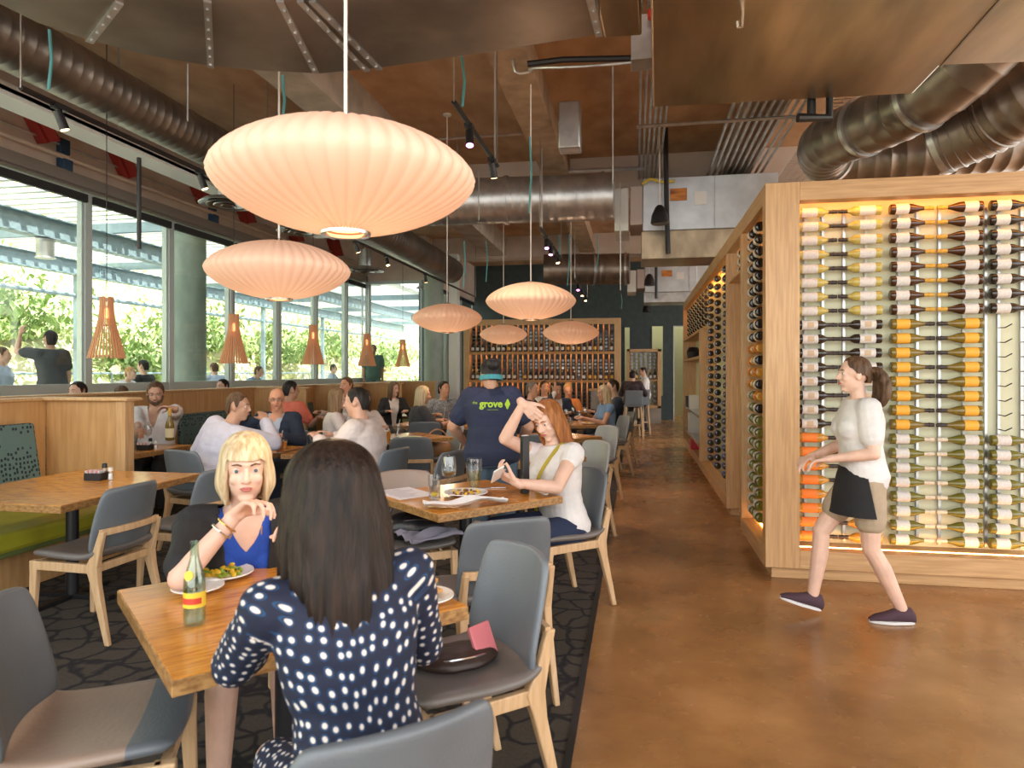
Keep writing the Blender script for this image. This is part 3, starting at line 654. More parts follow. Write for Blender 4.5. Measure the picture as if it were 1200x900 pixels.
plate(poly, ZD, ZD+.55, 'rectangular_duct', 'big dark rectangular duct elbow overhead at the upper edge near the long spiral duct',
      seams=[(xy(onz(105, 48, ZD)), xy(onz(140, 2, ZD))), (xy(onz(247, 78, ZD)), xy(onz(243, 0, ZD))), (xy(onz(370, 84, ZD)), xy(onz(328, 0, ZD))), (xy(onz(445, 80, ZD)), xy(onz(366, 0, ZD))), (xy(onz(430, 82, ZD)), xy(onz(352, 0, ZD))), (xy(onz(702, 41, ZD)), xy(onz(690, -8, ZD)))])
poly = [xy(onz(*p, ZD)) for p in ((765, 126), (1070, 110), (1102, 77), (1290, 70))]+[(3.6, 2.6), (.02, 1.9)]
t = plate(poly, ZD, ZD+.6, 'rectangular_duct', 'wide brushed metal duct overhead above the wine room, reflecting warm light', duct_panel, seams=[])
bm = B(); a = onz(1102, 78, ZD); b_ = onz(1180, -10, ZD); d = (b_-a).normalized(); nn = V((-d.y, d.x, 0))*.005
v = [a-nn, b_-nn, b_+nn, a+nn]; rings(bm, [[p-V((0, 0, .006)) for p in v], [p+V((0, 0, .01)) for p in v]]); obj('seam', bm, duct_dark, t, smooth=False)
poly = [xy(onz(*p, 3.45)) for p in ((708, 45), (752, 42), (748, -20), (694, -20))]
plate(poly, 3.45, 3.6, 'flat_duct', 'short brown metal panel between the two big overhead ducts', duct_panel)
# hook shaped pipes hung below the brushed duct
pipe('pipe_loop', [at(942, 104, 4.55), at(951, 104, 4.55), at(951, 138, 4.55)], .028, black_metal, 'short dark pipe stub under the brushed overhead duct', n=10)
pipe('pipe_loop', [at(935, 138, 4.5), at(972, 138, 4.5), at(972, 100, 4.5), at(935, 104, 4.5)], .03, black_metal, 'dark grey insulated pipe loop below the edge of the brushed duct', n=10)
pipe('hanger_hook', [at(872, -10, 3.4), at(869, 32, 3.4), at(865, 32, 3.4), at(864, 25, 3.4)], .009, steel, 'small bent steel hook under the brushed overhead duct', 'hook', n=8)
# round ducts over the wine room
duct('round duct curling down above the front corner of the wine room', [at(1190, 20, 5.3), at(1120, 88, 5.7), at(1060, 128, 6.2), at(1005, 152, 6.7), at(968, 170, 7.3), at(975, 188, 7.9), at(1030, 186, 7.8), at(1100, 178, 7.6), at(1220, 168, 7.4)], .27, duct_dark, .16, collars=(.22, .36, .62), k=6, amp=.006)
duct('ribbed flexible duct at the upper right above the wine room', [at(1290, 60, 5.6), at(1210, 110, 5.9), at(1150, 145, 6.3), at(1095, 168, 6.6)], .31, duct_dark, .09, k=6, collars=(.95,), amp=.014)
bm = B(); tube(bm, [at(1200, 55, 6.6), at(1080, 135, 7.0)], .06, 8); tag(obj('insulated_pipe', bm, mat('dark_green_insulation', (.02, .06, .04), .6)), 'dark green insulated pipe between the round ducts', 'pipe')
# air handling boxes
def ahu(lab, p0, p1, d, dep, small, tagm):
    a = at(*p0, d); b_ = at(*p1, d); y = a.y; t = thing('air_handling_box', lab, 'air handler', (a.x, y, b_.z))
    w = b_.x-a.x; h = a.z-b_.z; bm = B(); bx(bm, w*.18, w, 0, dep, 0, h); obj('casing', bm, galv_bright, t, smooth=False, bevel=.01)
    bm = B(); bx(bm, 0, w*.09, .02, dep-.02, .02, h-.12); obj('end_box', bm, white_paint, t, smooth=False, bevel=.01)
    bm = B(); bx(bm, w*.10, w*.178, .01, dep-.03, .1, h-.1); obj('filter_frame', bm, mat('pinkish_insulation', (.55, .46, .42), .7), t, smooth=False, bevel=.01)
    for fx in (.30, .62): bm = B(); bx(bm, w*fx, w*fx+.012, -.012, 0, 0, h); obj('panel_seam', bm, galv, t, smooth=False)
    bm = B(); bx(bm, w*.35, w*.35+.24, -.016, -.004, h*.55, h*.78); obj('warning_label', bm, mat('brown_orange_label', (.18, .05, .02), .6, col2=(.75, .28, .05), scale=14, stretch=(.2, .2, 1)), t, smooth=False)
    bm = B(); bx(bm, w*.50, w*.50+.17, -.016, -.004, h*.45, h*.70); obj('data_label', bm, paper, t, smooth=False)
    return t, w, h
t, w, h = ahu('bright sheet metal air handling box hanging left of the wine room, nearer one', (720, 211), (905, 272), 10.2, .9, 1, 1)
bm = B(); bx(bm, w*.17, w*1.3, .0, .8, -.42, -.002); obj('lower_duct', bm, duct_panel, t, smooth=False, bevel=.01)
t, w, h = ahu('bright sheet metal air handling box hanging further back above the aisle', (735, 311), (850, 343), 16.5, .9, 1, 1)
bm = B(); bx(bm, w*.17, w*1.2, .0, .8, -.25, -.002); obj('lower_duct', bm, galv, t, smooth=False, bevel=.01)
# conduits
for i in range(6):
    x = .04+i*.062; pipe('conduit', [(x, 5.2, 4.62), (x, 11.2, 4.62)], .016, galv, 'thin steel conduit above the aisle, %s of six from the window side' % NTH[i], 'conduit', 'conduits above the aisle', n=6)
for i in range(10):
    x = 1.05+i*.085; pipe('conduit', [(x, 4.9, 4.45), (x, 11.1, 4.45)], .020, galv, 'thin steel conduit over the wine room edge, %s of ten from the aisle' % NTH[i], 'conduit', 'conduits over the wine room', n=6)
t = thing('cable_tray', 'wire mesh cable tray beside the conduits over the wine room', 'cable tray')
bm = B()
for i in range(60): cyl(bm, (2.0, 5+i*.1, 4.3), (2.5, 5+i*.1, 4.3), .005, n=4)
for i in range(6): cyl(bm, (2.0+i*.1, 5, 4.305), (2.0+i*.1, 11, 4.305), .005, n=4)
obj('wire_mesh', bm, galv, t)
for y, lab in ((5.6, 'nearer'), (8.2, 'middle'), (10.9, 'farthest')):
    pipe('strut_channel', [(.0 if y > 6 else 1.0, y, 4.40), (2.0, y, 4.40)], .022, galv, 'grey strut channel carrying conduits, %s one' % lab, 'strut', n=4)
pipe('sprinkler_pipe', [at(618, 75, 6.5), at(660, 70, 6.5), at(752, 68, 6.5)], .03, black_metal, 'dark pipe running across below the ceiling beside the big duct')
pipe('conduit', [at(601, 58, 6.6), at(604, 84, 6.6), at(621, 84, 6.6), at(625, 80, 6.5), at(680, 78, 6.3), at(755, 72, 6.1)], .014, galv, 'bent steel conduit clipped under the brown beam', 'conduit', k=3)
pipe('conduit', [at(622, 84, 7), at(622, 100, 7.3), at(636, 150, 9), at(655, 205, 11)], .016, galv, 'conduit following the brown beam towards the back', 'conduit', k=3)
pipe('strut_channel', [at(440, 168, 9.3), at(500, 164, 9.3), at(640, 155, 9.3)], .02, galv, 'perforated strut channel across the ceiling above the crossing duct', 'strut', n=4)
pipe('strut_channel', [at(660, 201, 10.4), at(755, 197, 10.4)], .03, galv_bright, 'pale strut channel just above the crossing duct', 'strut', n=4)
pipe('flex_cable', [at(752, 216, 10), at(762, 210, 10), at(775, 213, 10), at(790, 212, 10)], .02, mat('yellow_cable', (.65, .48, .05), .5), 'yellow flexible cable on top of the nearer air box', 'cable', k=4)
pipe('drop_pipe', [at(780, 150, 9.8), at(781, 235, 9.8), at(783, 297, 9.8)], .035, black_metal, 'black pipe dropping past the nearer air box')
pipe('drop_pipe', [at(769, 263, 16.2), at(769, 350, 16.2)], .035, black_metal, 'black pipe dropping past the farther air box')
for i, (px, y0, y1, d) in enumerate(((163, 185, 292, 6.5), )): pipe('black_rod', [at(px, y0, d), at(px, y1, d)], .02, black_metal, 'black rod hanging in front of the second window', 'rod')
for i, (px, y0, y1, d, m) in enumerate(((580, 60, 185, 5.9, galv), (718, 78, 215, 6.2, galv), (561, 200, 258, 9.4, galv), (635, 170, 275, 9.2, galv), (220, 75, 142, 6.0, galv), (536, 130, 218, 9.6, galv), (727, 215, 340, 9.6, galv), (816, 300, 350, 14, galv))):
    a = at(px, y0, d); a.z = min(CZ, a.z); pipe('hanger_rod', [a, at(px, y1, d)], .008, m, ['thin rod hanging above the centre light track', 'thin rod hanging left of the brushed duct', 'rod dropping in front of the crossing duct', 'rod holding the second light track', 'rod dropping to the long spiral duct', 'thin rod behind the centre light track', 'rod at the joint of duct and air box', 'pale rod hanging near the far air box'][i], 'rod', 'hanging rods', n=6)
for i, (px, y0, y1, d) in enumerate(((58, 35, 105, 4.3), (331, 88, 150, 5.2), (541, 66, 125, 4.8), (621, 160, 250, 7.1), (655, 275, 305, 12), (700, 275, 320, 13), (667, 275, 335, 12.5), (544, 283, 338, 10.5), (570, 283, 330, 12), (728, 345, 362, 17))):
    a = at(px, y0, d); b_ = at(px+rnd.uniform(-3, 1), y1, d); pipe('hanging_cable', [a, a.lerp(b_, .5)+V((.02, 0, 0)), b_], .010, cord_teal, ['teal cable at the near end of the left light track', 'teal cable above the second saucer lamp', 'teal cable at the centre light track', 'teal cable joining the fourth saucer lamp rod', 'teal cable left of the far box', 'teal cable under the crossing duct', 'long teal cable beside the sixth lamp', 'teal cable above the third lamp', 'teal cable above the window-end lamps', 'short teal cable at the dark wall'][i], 'cable', 'teal cables', n=6)
pipe('exit_device', [at(764, 12, 4.7), at(764, 22, 4.7)], .03, mat('red_plastic', (.7, .03, .01), .4), 'small red device beside the brushed overhead duct', 'alarm')
bm = B(); X = Matrix.Translation(at(756, 50, 4.9)); bx(bm, -.10, .06, -.1, .1, -.16, .16, X=X); tag(obj('junction_box', bm, galv, bevel=.006), 'steel junction box beside the brushed overhead duct', 'electrical box')
bm = B(); X = Matrix.Translation(at(668, 150, 8.2)); bx(bm, -.13, .13, -.13, .13, -.28, .28, X=X); tag(obj('speaker_box', bm, galv, bevel=.02), 'grey box mounted on the brown beam near the ceiling', 'box')
# round ceiling diffusers
for i, (px, py) in enumerate(((268, 240), (352, 272), (428, 318), (504, 338))):
    y = 5.25/abs(((px-600)/FP*cA-sA)/((px-600)/FP*sA+cA)); d = y*cA+5.25*sA; z = H+(HZ-py)/FP*d
    t = thing('ceiling_diffuser', 'round grey ceiling diffuser on the window side, %s from the camera' % NTH[i], 'air diffuser', (-5.25, y, z), 0, 'round ceiling diffusers')
    bm = B(); lathe(bm, [(.12, .42), (.13, .10), (.20, .05)], 24); obj('neck', bm, galv if i else white_paint, t)
    for j, r in enumerate((.36, .27, .18, .09)): bm = B(); lathe(bm, [(r-.07, .045), (r, .0-.008*j), (r+.01, .006-.008*j), (r-.055, .055)], 32); obj('ring', bm, [galv, duct_dark][j % 2], t)
# bell shaped black speakers
for i, (px, py, d) in enumerate(((773, 252, 9.6), (761, 328, 15.6), (758, 361, 20.5))):
    p = at(px, py, d); t = thing('bell_speaker', 'black bell-shaped speaker hanging %s' % ['in front of the nearer air box', 'in front of the farther air box', 'before the dark back wall'][i], 'speaker', p, 0, 'hanging bell speakers')
    bm = B(); lathe(bm, [(.0, .14), (.03, .138), (.06, .11), (.11, .0), (.125, -.11), (.11, -.13), (.0, -.12)], 24); obj('speaker_shell', bm, black_metal, t)
    bm = B(); tube(bm, [(0, 0, .13), (0, 0, CZ-p.z)], .008, 6); obj('suspension_cable', bm, cord_white, t)
# track lighting
warm_e = mat('warm_lamp_face', (1, .8, .5), emit=(1, .55, .25), es=14); mag_e = mat('magenta_lamp_face', (1, .3, .9), emit=(1, .25, .85), es=10)
def track(lab, a, b_, heads, grp='light tracks'):
    a, b_ = V(a), V(b_); t = thing('light_track', lab, 'light track', (0, 0, 0), 0, grp); d = (b_-a).normalized()
    bm = B(); tube(bm, [a, b_], .022, 4); obj('rail', bm, black_metal, t, smooth=False)
    bm = B(); tube(bm, [a, V((a.x, a.y, CZ))], .006, 6); tube(bm, [b_, V((b_.x, b_.y, CZ))], .006, 6); obj('hanger', bm, steel, t)
    for f, mm, aim in heads:
        p = a.lerp(b_, f); h_ = obj_head(t, p, mm, aim)
def obj_head(t, p, mm, aim):
    bm = B(); tube(bm, [p, p-V((0, 0, .05))], .015, 6); bx(bm, p.x-.03, p.x+.03, p.y-.05, p.y+.05, p.z-.03, p.z-.0)
    d = V(aim).normalized(); c = p-V((0, 0, .07)); cyl(bm, c-d*.03, c+d*.10, .030, .033, 16); h_ = obj('spot_head', bm, black_metal, t)
    bm = B(); cyl(bm, c+d*.098, c+d*.103, .027, n=16); obj('lamp_face', bm, mm, h_)
    l_ = bpy.data.lights.new('spot_light', 'SPOT'); l_.energy = SPOT_W; l_.color = (1, .78, .55) if mm is warm_e else (1, .7, .75); l_.spot_size = radians(75); l_.spot_blend = .7; l_.shadow_soft_size = .04
    lo = bpy.data.objects.new('spot_light', l_); COL.objects.link(lo); lo.parent = t; lo.location = c+d*.12; lo.rotation_euler = d.to_track_quat('-Z', 'Y').to_euler()
SPOT_W = 45
track('long black light track on the window side below the spiral duct, near one', (-4.05, 3.9, 3.4), (-4.05, 7.0, 3.4), [(.1, warm_e, (.2, .3, -1)), (.62, warm_e, (.3, .2, -1))])
track('long black light track on the window side, far one', (-4.05, 8.6, 3.42), (-4.05, 17, 3.42), [(.1, warm_e, (.3, .3, -1)), (.25, warm_e, (.3, -.2, -1)), (.5, warm_e, (0, .3, -1))])
track('short black light track above the first table row, nearest', (-1.25, 4.6, 3.38), (-1.25, 6.1, 3.38), [(.3, mag_e, (.1, -.3, -1)), (.85, warm_e, (.1, .5, -1))])
track('second black light track above the first table row', (-1.22, 8.7, 3.36), (-1.22, 11.2, 3.36), [(.25, mag_e, (.1, -.4, -1)), (.45, mag_e, (0, -.3, -1)), (.75, warm_e, (.2, -.2, -1))])
track('farthest black light track above the first table row', (-1.2, 13.5, 3.36), (-1.2, 17, 3.36), [(.2, mag_e, (.1, -.4, -1)), (.5, warm_e, (.1, -.3, -1)), (.8, warm_e, (.1, -.3, -1))])
# saucer pendants
def shade_mat():
    m, n_, l, b = nt('pleated_lamp_shade'); setc(b, (.74, .52, .40), .7); b.inputs['Emission Color'].default_value = (1, .42, .20, 1)
    b.inputs['Emission Strength'].default_value = .19; return m
shade_m = shade_mat(); bulb_e = mat('bulb_glow', (1, .7, .4), emit=(1, .45, .16), es=2.6)
def saucer(lab, loc, R_=.475, hh=.198):
    t = thing('saucer_pendant', lab, 'pendant lamp', loc, 0, 'pleated saucer pendants'); N = 44; n_ = N*5; prof = []
    for i in range(27):
        u_ = sin(-pi/2+pi*i/26); r = max(0, 1-abs(u_)**1.65)**.57; prof.append((r, u_))
    prof = [(r, z) for r, z in prof if r > .125]; bm = B(); RR = []
    for r, z in prof:
        ring = []
        for k_ in range(n_):
            th = 2*pi*k_/n_; s_ = abs(sin(th*N/2)); rr = R_*r*(.968+.032*s_**.45) if r < 1.1 else R_*r; sq = 1-.10*(1-s_)*abs(z)*.35
            ring.append(V((rr*cos(th), rr*sin(th), hh*z*sq)))
        RR.append(ring)
    rings(bm, RR, False); obj('lamp_shade', bm, shade_m, t, auto=80)
    r0 = prof[0][0]*R_; z0 = prof[0][1]*hh
    bm = B(); lathe(bm, [(r0-.004, z0+.004), (r0+.008, z0), (r0+.006, z0-.010), (r0-.012, z0-.008), (r0-.012, z0+.004)], 32, close=False); obj('bottom_ring', bm, shade_m if 0 else steel, t)
    bm = B(); lathe(bm, [(.0, z0+.02), (r0-.012, z0+.012)], 24); obj('diffuser_disc', bm, bulb_e, t)
    bm = B(); lathe(bm, [(.0, hh*.93), (prof[-1][0]*R_+.004, hh*prof[-1][1]-.004), (.03, hh+.01), (.012, hh+.02)], 24); obj('top_cap', bm, steel, t)
    bm = B(); tube(bm, [(0, 0, hh), (0, 0, CZ-loc[2])], .007, 8); obj('suspension_rod', bm, cord_white, t)
    bm = B(); lathe(bm, [(.06, 0), (.055, -.02), (.01, -.03)], 20, (0, 0, CZ-loc[2])); obj('ceiling_rose', bm, white_paint, t)
    l_ = bpy.data.lights.new('lamp_light', 'POINT'); l_.energy = 6; l_.color = (1, .70, .45); l_.shadow_soft_size = .10
    lo = bpy.data.objects.new('lamp_light', l_); COL.objects.link(lo); lo.parent = t; lo.location = (0, 0, z0-.5)
for lab, (px, py, d) in (('largest, nearest pleated saucer lamp above the foreground table', (405, 211, 2.50)), ('second pleated saucer lamp, before the windows left of the nearest', (327, 317, 4.63)), ('mid-distance pleated saucer lamp hanging before the white pier', (524, 373, 9.27)),
                         ('pleated saucer lamp hanging above the server in navy', (622, 353, 7.17)), ('smallest pleated saucer lamp, low before the wine rack', (590, 392, 13.6)), ('pleated saucer lamp before the right half of the wine rack', (669, 390, 11.5))):
    saucer(lab, at(px, py, d))
# slatted wooden cone lamps along the windows
slat_m = mat('birch_slats', (.62, .33, .17), .5, emit=(1, .35, .12), es=.05)
def cone_lamp(lab, loc):
    t = thing('slatted_cone_pendant', lab, 'pendant lamp', loc, 0, 'slatted cone pendants'); N = 30
    prof = [(.058, .60), (.060, .50), (.066, .40), (.092, .28), (.128, .14), (.165, 0)]
    bm = B()
    for k_ in range(N):
        th = 2*pi*k_/N; c_, s_ = cos(th), sin(th); RR = []
        for r, z in prof:
            w = .0022+.0036*r/.165; RR.append([V((c_*(r+q)-s_*e, s_*(r+q)+c_*e, z)) for q, e in ((-.010, -w), (.004, -w), (.004, w), (-.010, w))])
        rings(bm, RR)
    obj('slatted_shade', bm, slat_m, t, smooth=False)
    for r, z in ((.060, .50), (.080, .32), (.158, .02)): bm = B(); lathe(bm, [(r-.014, z), (r-.006, z), (r-.006, z+.01), (r-.014, z+.01)], 30); obj('hoop', bm, slat_m, t)
    bm = B(); ell(bm, (0, 0, .44), .036, .036, .05); obj('bulb', bm, bulb_e, t)
    bm = B(); tube(bm, [(0, 0, .58), (0, 0, CZ-loc[2])], .004, 6); obj('cord', bm, black_metal, t)
for i, (px, py, d) in enumerate(((125, 420, 6.67), (274, 426, 8.3), (367, 427, 10.4), (430, 429, 12.6), (472, 430, 15))):
    cone_lamp('slatted wooden cone lamp before the windows, %s from the camera' % NTH[i], at(px, py, d))
# ---------------------------------------------------------------- wine room on the right
led_m = mat('led_strip', (1, .7, .3), emit=(1, .48, .13), es=16)
CX, CY0, CY1, CT = .92, 5.20, 14.1, 2.87
wr = thing('wine_room', 'oak-framed walk-in wine room with lit cream back wall beside the aisle', 'wine cabinet', (0, 0, 0))
def part(name, boxes, m, parent=wr, bevel=.004):
    bm = B()
    for q in boxes: bx(bm, *q)
    return obj(name, bm, m, parent, smooth=False, bevel=bevel)
part('corner_post', [(CX, CX+.235, CY0, CY0+.12, .085, CT)], wood)
part('top_beam', [(CX+.235, 4.4, CY0, CY0+.12, 2.735, CT)], mat('light_oak_crosswise', (.50, .29, .13), .42, col2=(.63, .39, .19), scale=4, stretch=(.8, 14, 14), bump=.08, bscale=30))
hz = MATS['light_oak_crosswise']; ly = mat('light_oak_alongside', (.50, .29, .13), .42, col2=(.63, .39, .19), scale=4, stretch=(14, .8, 14), bump=.08, bscale=30)
part('bottom_beam', [(CX+.235, 4.4, CY0, CY0+.12, .085, .215)], hz)
part('plinth', [(CX+.05, 4.4, CY0+.05, CY0+.14, 0, .085), (CX+.05, CX+.14, CY0+.14, 6.4, 0, .085), (CX+.05, CX+.14, 7.45, CY1-.1, 0, .085)], hz)
part('back_panel', [(CX+.24, 4.4, CY0+.36, CY0+.40, .09, CT-.02)], cream)
part('back_panel', [(CX+.20, CX+.24, CY0+.40, 6.35, .09, CT-.02)], cream)
part('back_panel', [(CX+.22, CX+.26, 7.5, CY1, .09, CT-.02)], cream)
part('inner_floor', [(CX+.235, 4.4, CY0+.12, CY0+.36, .10, .20)], hz); 
part('roof_board', [(CX+.02, 4.4, CY0+.02, CY0+.42, CT-.03, CT-.004), (CX+.02, CX+.3, CY0+.42, CY1-.02, CT-.03, CT-.004)], ly)
part('side_top_beam', [(CX, CX+.10, CY0+.12, CY1, 2.735, CT)], ly)
part('side_bottom_beam', [(CX, CX+.14, CY0+.12, 6.42, .085, .20), (CX, CX+.14, 7.42, CY1, .085, .20)], ly)
part('side_post', [(CX, CX+.24, 6.35, 6.44, .2, 2.735)], wood); part('side_post', [(CX, CX+.26, 7.38, 7.46, .085, 2.735)], wood); part('side_post', [(CX, CX+.26, CY1-.1, CY1, .2, 2.735)], wood)
part('niche_shelf', [(CX+.02, CX+.6, 6.5, 7.38, 2.42, 2.45)], ly)
part('inner_corner_post', [(CX+.12, CX+.235, CY0+.12, CY0+.40, .2, 2.735)], wood)
part('door_leaf', [(CX+.35, CX+.40, 6.44, 7.38, .0, 2.42)], wood)
# display shelf bay towards the far end
part('shelf_side', [(CX-.02, CX+.235, 10.25, 10.33, .2, 2.13)], wood); part('shelf_side', [(CX-.02, CX+.235, 13.75, 13.83, .2, 2.13)], wood)
for z in (2.09, 1.70, .82, .40): part('shelf', [(CX-.02, CX+.235, 10.33, 13.75, z, z+.04)], ly if z > 1 else steel)
# led strips and rails
part('led_strip', [(CX+.26, 4.4, CY0+.13, CY0+.15, 2.80, 2.815)], led_m, bevel=0); part('led_strip', [(CX+.26, 4.4, CY0+.14, CY0+.16, .202, .212)], led_m, bevel=0)
part('led_strip', [(CX+.12, CX+.135, CY0+.5, 6.3, 2.80, 2.815), (CX+.12, CX+.135, 7.5, CY1-.12, 2.80, 2.815)], led_m, bevel=0)
part('led_strip', [(CX+.12, CX+.135, CY0+.5, 6.3, .202, .208)], led_m, bevel=0)
COLX = [1.180, 1.486, 1.842, 2.158, 2.505]      # left end of each bottle column
BL = .298
railx = [1.395, 1.545, 1.27, 1.70, 2.055, 2.205, 1.93, 2.37, 2.515, 2.60, 2.75]
for x in railx:
    b_ = part('hanging_rail', [(x-.009, x+.009, CY0+.335, CY0+.358, .22, 2.72)], galv if x not in (1.27, 1.70, 1.93, 2.37) else white_paint, bevel=0)
rowz = [2.700-.1058*i for i in range(24)]
bm = B()
for z in rowz[8:16]:
    for x in (2.60, 2.75): tube(bm, [(x, CY0+.34, z-.03), (x, CY0+.25, z-.035), (x+.03, CY0+.22, z-.01)], .004, 6)
tag(obj('peg', bm, black_metal, kind='stuff'), 'empty black pegs on the bare rails of the lit wine wall', 'pegs')
def glassm(name, c, r=.07, tr=0): return mat(name, c, r, Coat_Weight=.3, Transmission_Weight=tr)
g_clear = glassm('pale_yellow_glass', (.62, .50, .12), .08, .25); g_dark = glassm('near_black_glass', (.018, .013, .010)); g_amber = glassm('dark_amber_glass', (.05, .017, .005)); g_olive = glassm('olive_glass', (.20, .14, .02), .08, .1); g_green = glassm('green_glass', (.16, .15, .02), .08, .1); g_rose = glassm('orange_wine_glass', (.78, .36, .04), .08, .35)
lab_w = mat('white_wine_label', (.72, .70, .66), .6, col2=(.60, .58, .56), scale=40); lab_y = mat('ochre_wine_label', (.80, .42, .05), .6); lab_o = mat('orange_wine_label', (.85, .24, .04), .6); lab_g = mat('label_emblem', (.55, .42, .28), .6)
cap_k = mat('dark_capsule', (.03, .022, .02), .35); cap_gold = mat('gold_capsule', (.58, .33, .04), .35); cap_c = mat('cream_capsule', (.66, .58, .46), .4)
def bottle_profile(kind):
    if kind == 'burg': return [(.0, .004), (.030, .0), (.038, .004), (.0385, .02), (.0385, .135), (.036, .155), (.028, .180), (.019, .205), (.0145, .23), (.0135, .262), (.0155, .264), (.0155, .275), (.0138, .277), (.0138, .296), (.0, .298)]
    return [(.0, .004), (.028, .0), (.0355, .004), (.036, .02), (.036, .175), (.034, .190), (.025, .205), (.0155, .220), (.0138, .25), (.0135, .262), (.0155, .264), (.0155, .275), (.0138, .277), (.0138, .296), (.0, .298)]
PROTO = {}
def bottle_mesh(kind, gm, n=16, cap=None, lab=None, name='wine_bottle'):
    bm = B(); pr = bottle_profile(kind); lathe(bm, pr, n)
    me = bpy.data.meshes.new(name)
    if cap or lab:
        for f in bm.faces:
            z = f.calc_center_median().z
            if cap and z > .232: f.material_index = 1
    bmesh.ops.recalc_face_normals(bm, faces=bm.faces); bm.to_mesh(me); bm.free()
    for m in [gm]+([cap] if cap else []): me.materials.append(m)
    me.polygons.foreach_set('use_smooth', [True]*len(me.polygons)); return me
def make_bottle(kind, gm, labm, capm, lab, grp, lz=(.035, .125), zone=(pi*1.0, 2*pi), strap=False):
    me = bottle_mesh(kind, gm); o = bpy.data.objects.new('wine_bottle', me); COL.objects.link(o); tag(o, lab, 'wine bottle', grp)
    r = .0392 if kind == 'burg' else .0367
    bm = B(); lathe(bm, [(r, lz[0]), (r, lz[1])], 14, a0=zone[0]+.1, a1=zone[1]-.1, close=False); l_ = obj('bottle_label', bm, labm, o)
    if strap: bm = B(); lathe(bm, [(r+.0004, (lz[0]*1.6+lz[1]*.4)/2+.012), (r+.0004, (lz[0]*.6+lz[1]*1.4)/2+.004)], 8, a0=pi*1.32, a1=pi*1.68, close=False); obj('label_print', bm, lab_g, l_)
    bm = B(); lathe(bm, [(.0148, .232), (.0145, .262), (.0165, .264), (.0165, .275), (.0148, .277), (.0148, .2985), (0, .2992)], 14, close=False); obj('capsule', bm, capm, o)
    return o
names5 = ['far left column', 'second column from the post', 'third column from the post', 'fourth column from the post', 'fifth column at the picture edge']
KINDS = {(0, 0): ('bord', g_clear, lab_w, cap_k, 'pale yellow wine bottle with white label'), (0, 1): ('bord', g_dark, lab_w, cap_k, 'black wine bottle with pale label'), (0, 2): ('bord', g_rose, lab_o, cap_k, 'amber wine bottle with orange label'),
         (1, 0): ('burg', g_amber, lab_w, cap_gold, 'dark amber bottle with gold neck'), (1, 1): ('burg', g_olive, lab_y, cap_k, 'olive wine bottle with ochre label'), (1, 2): ('burg', g_green, lab_w, cap_c, 'green wine bottle with cream neck'),
         (2, 0): ('burg', g_dark, lab_w, cap_k, 'black wine bottle with small white label'), (2, 2): ('burg', g_green, lab_w, cap_c, 'green wine bottle with cream neck')}
def kd(ci, band): return KINDS.get(((0, 0, 1, 1, 2)[ci], band))
protos = {}
for ci in range(5):
    for ri in range(24):
        band = ri//8; k_ = kd(ci, band)
        if not k_: continue
        lab = '%s, %s from the top in the lit wall, %s' % (k_[4], NTH[ri] if ri else 'first', names5[ci].replace(' from the post', '').replace(' at the picture edge', ' of five').replace('far left', 'column nearest the post,').replace(', column', ' column'))
        lab = '%s, %s row from top, %s column from oak post' % (k_[4], NTH[ri], NTH[ci])
        left = ci in (0, 2, 4)      # base at the left end
        z = rowz[ri]; y = CY0+.265; x = COLX[ci]+(0 if left else BL)
        rot = (0, pi/2, 0) if left else (0, -pi/2, 0)
        key = (k_[4], left)
        if key not in protos:
            o = make_bottle(k_[0], k_[1], k_[2], k_[3], lab, 'bottles on the lit front wall', (.035, .125) if k_[0] == 'burg' else (.045, .155), strap=(band == 1 and ci < 2))
            # the labelled half faces the room (local -Y) whichever way the bottle lies
            protos[key] = o; o.rotation_euler = rot; o.location = (x, y, z)
        else: o = dup(protos[key], lab, (x, y, z), rot=rot)
        o.rotation_euler.x = rnd.uniform(-.02, .02)*0; o.location.x += rnd.uniform(-.004, .004)
# side walls: bottles lie along the wall, bases towards the camera
foil = mat('pale_bottle_base_ring', (.86, .84, .76), .4)
def end_mesh(gm, ringm, capm):
    me = bottle_mesh('burg', gm, 14, capm); me.materials.append(ringm); bm = B(); bm.from_mesh(me); lathe(bm, [(.0400, .045), (.0402, .045), (.0402, .125), (.0400, .125)], 14, mi=2, close=False); bm.to_mesh(me); bm.free(); return me
ends = [end_mesh(g_dark, foil, cap_k), end_mesh(g_green, lab_w, cap_c), end_mesh(g_rose, lab_o, cap_k), end_mesh(g_dark, mat('blue_label', (.12, .16, .45), .5), cap_k)]
def side_bottle(me, x, y, z, lab, grp):
    o = bpy.data.objects.new('wine_bottle', me); COL.objects.link(o); o.location = (x, y, z); o.rotation_euler = (-pi/2, 0, 0); tag(o, lab, 'wine bottle', grp)
for ci, y in enumerate((5.78, 6.09-.02)):
    for ri in range(25):
        z = 2.68-.0985*ri; me = ends[0] if ri < 10 else (ends[1] if ri > 13 or ci == 0 else ends[2])
        if ci == 0 and 8 < ri < 16: me = ends[2] if ri % 2 == 0 else ends[0]
        side_bottle(me, .985, y if ci == 0 else y, z, '%s bottle end in the near side bay, %s from the top, %s stack' % ('orange' if me is ends[2] else ('green' if me is ends[1] else 'dark'), NTH[ri], 'nearer' if ci == 0 else 'farther'), 'bottle ends in the near side bay')
for ri in range(3): side_bottle(ends[0], 1.03, 7.0, 2.51+.085*ri, 'dark bottle lying in the high niche over the doorway, %s from the shelf' % NTH[ri], 'bottles in the high niche')
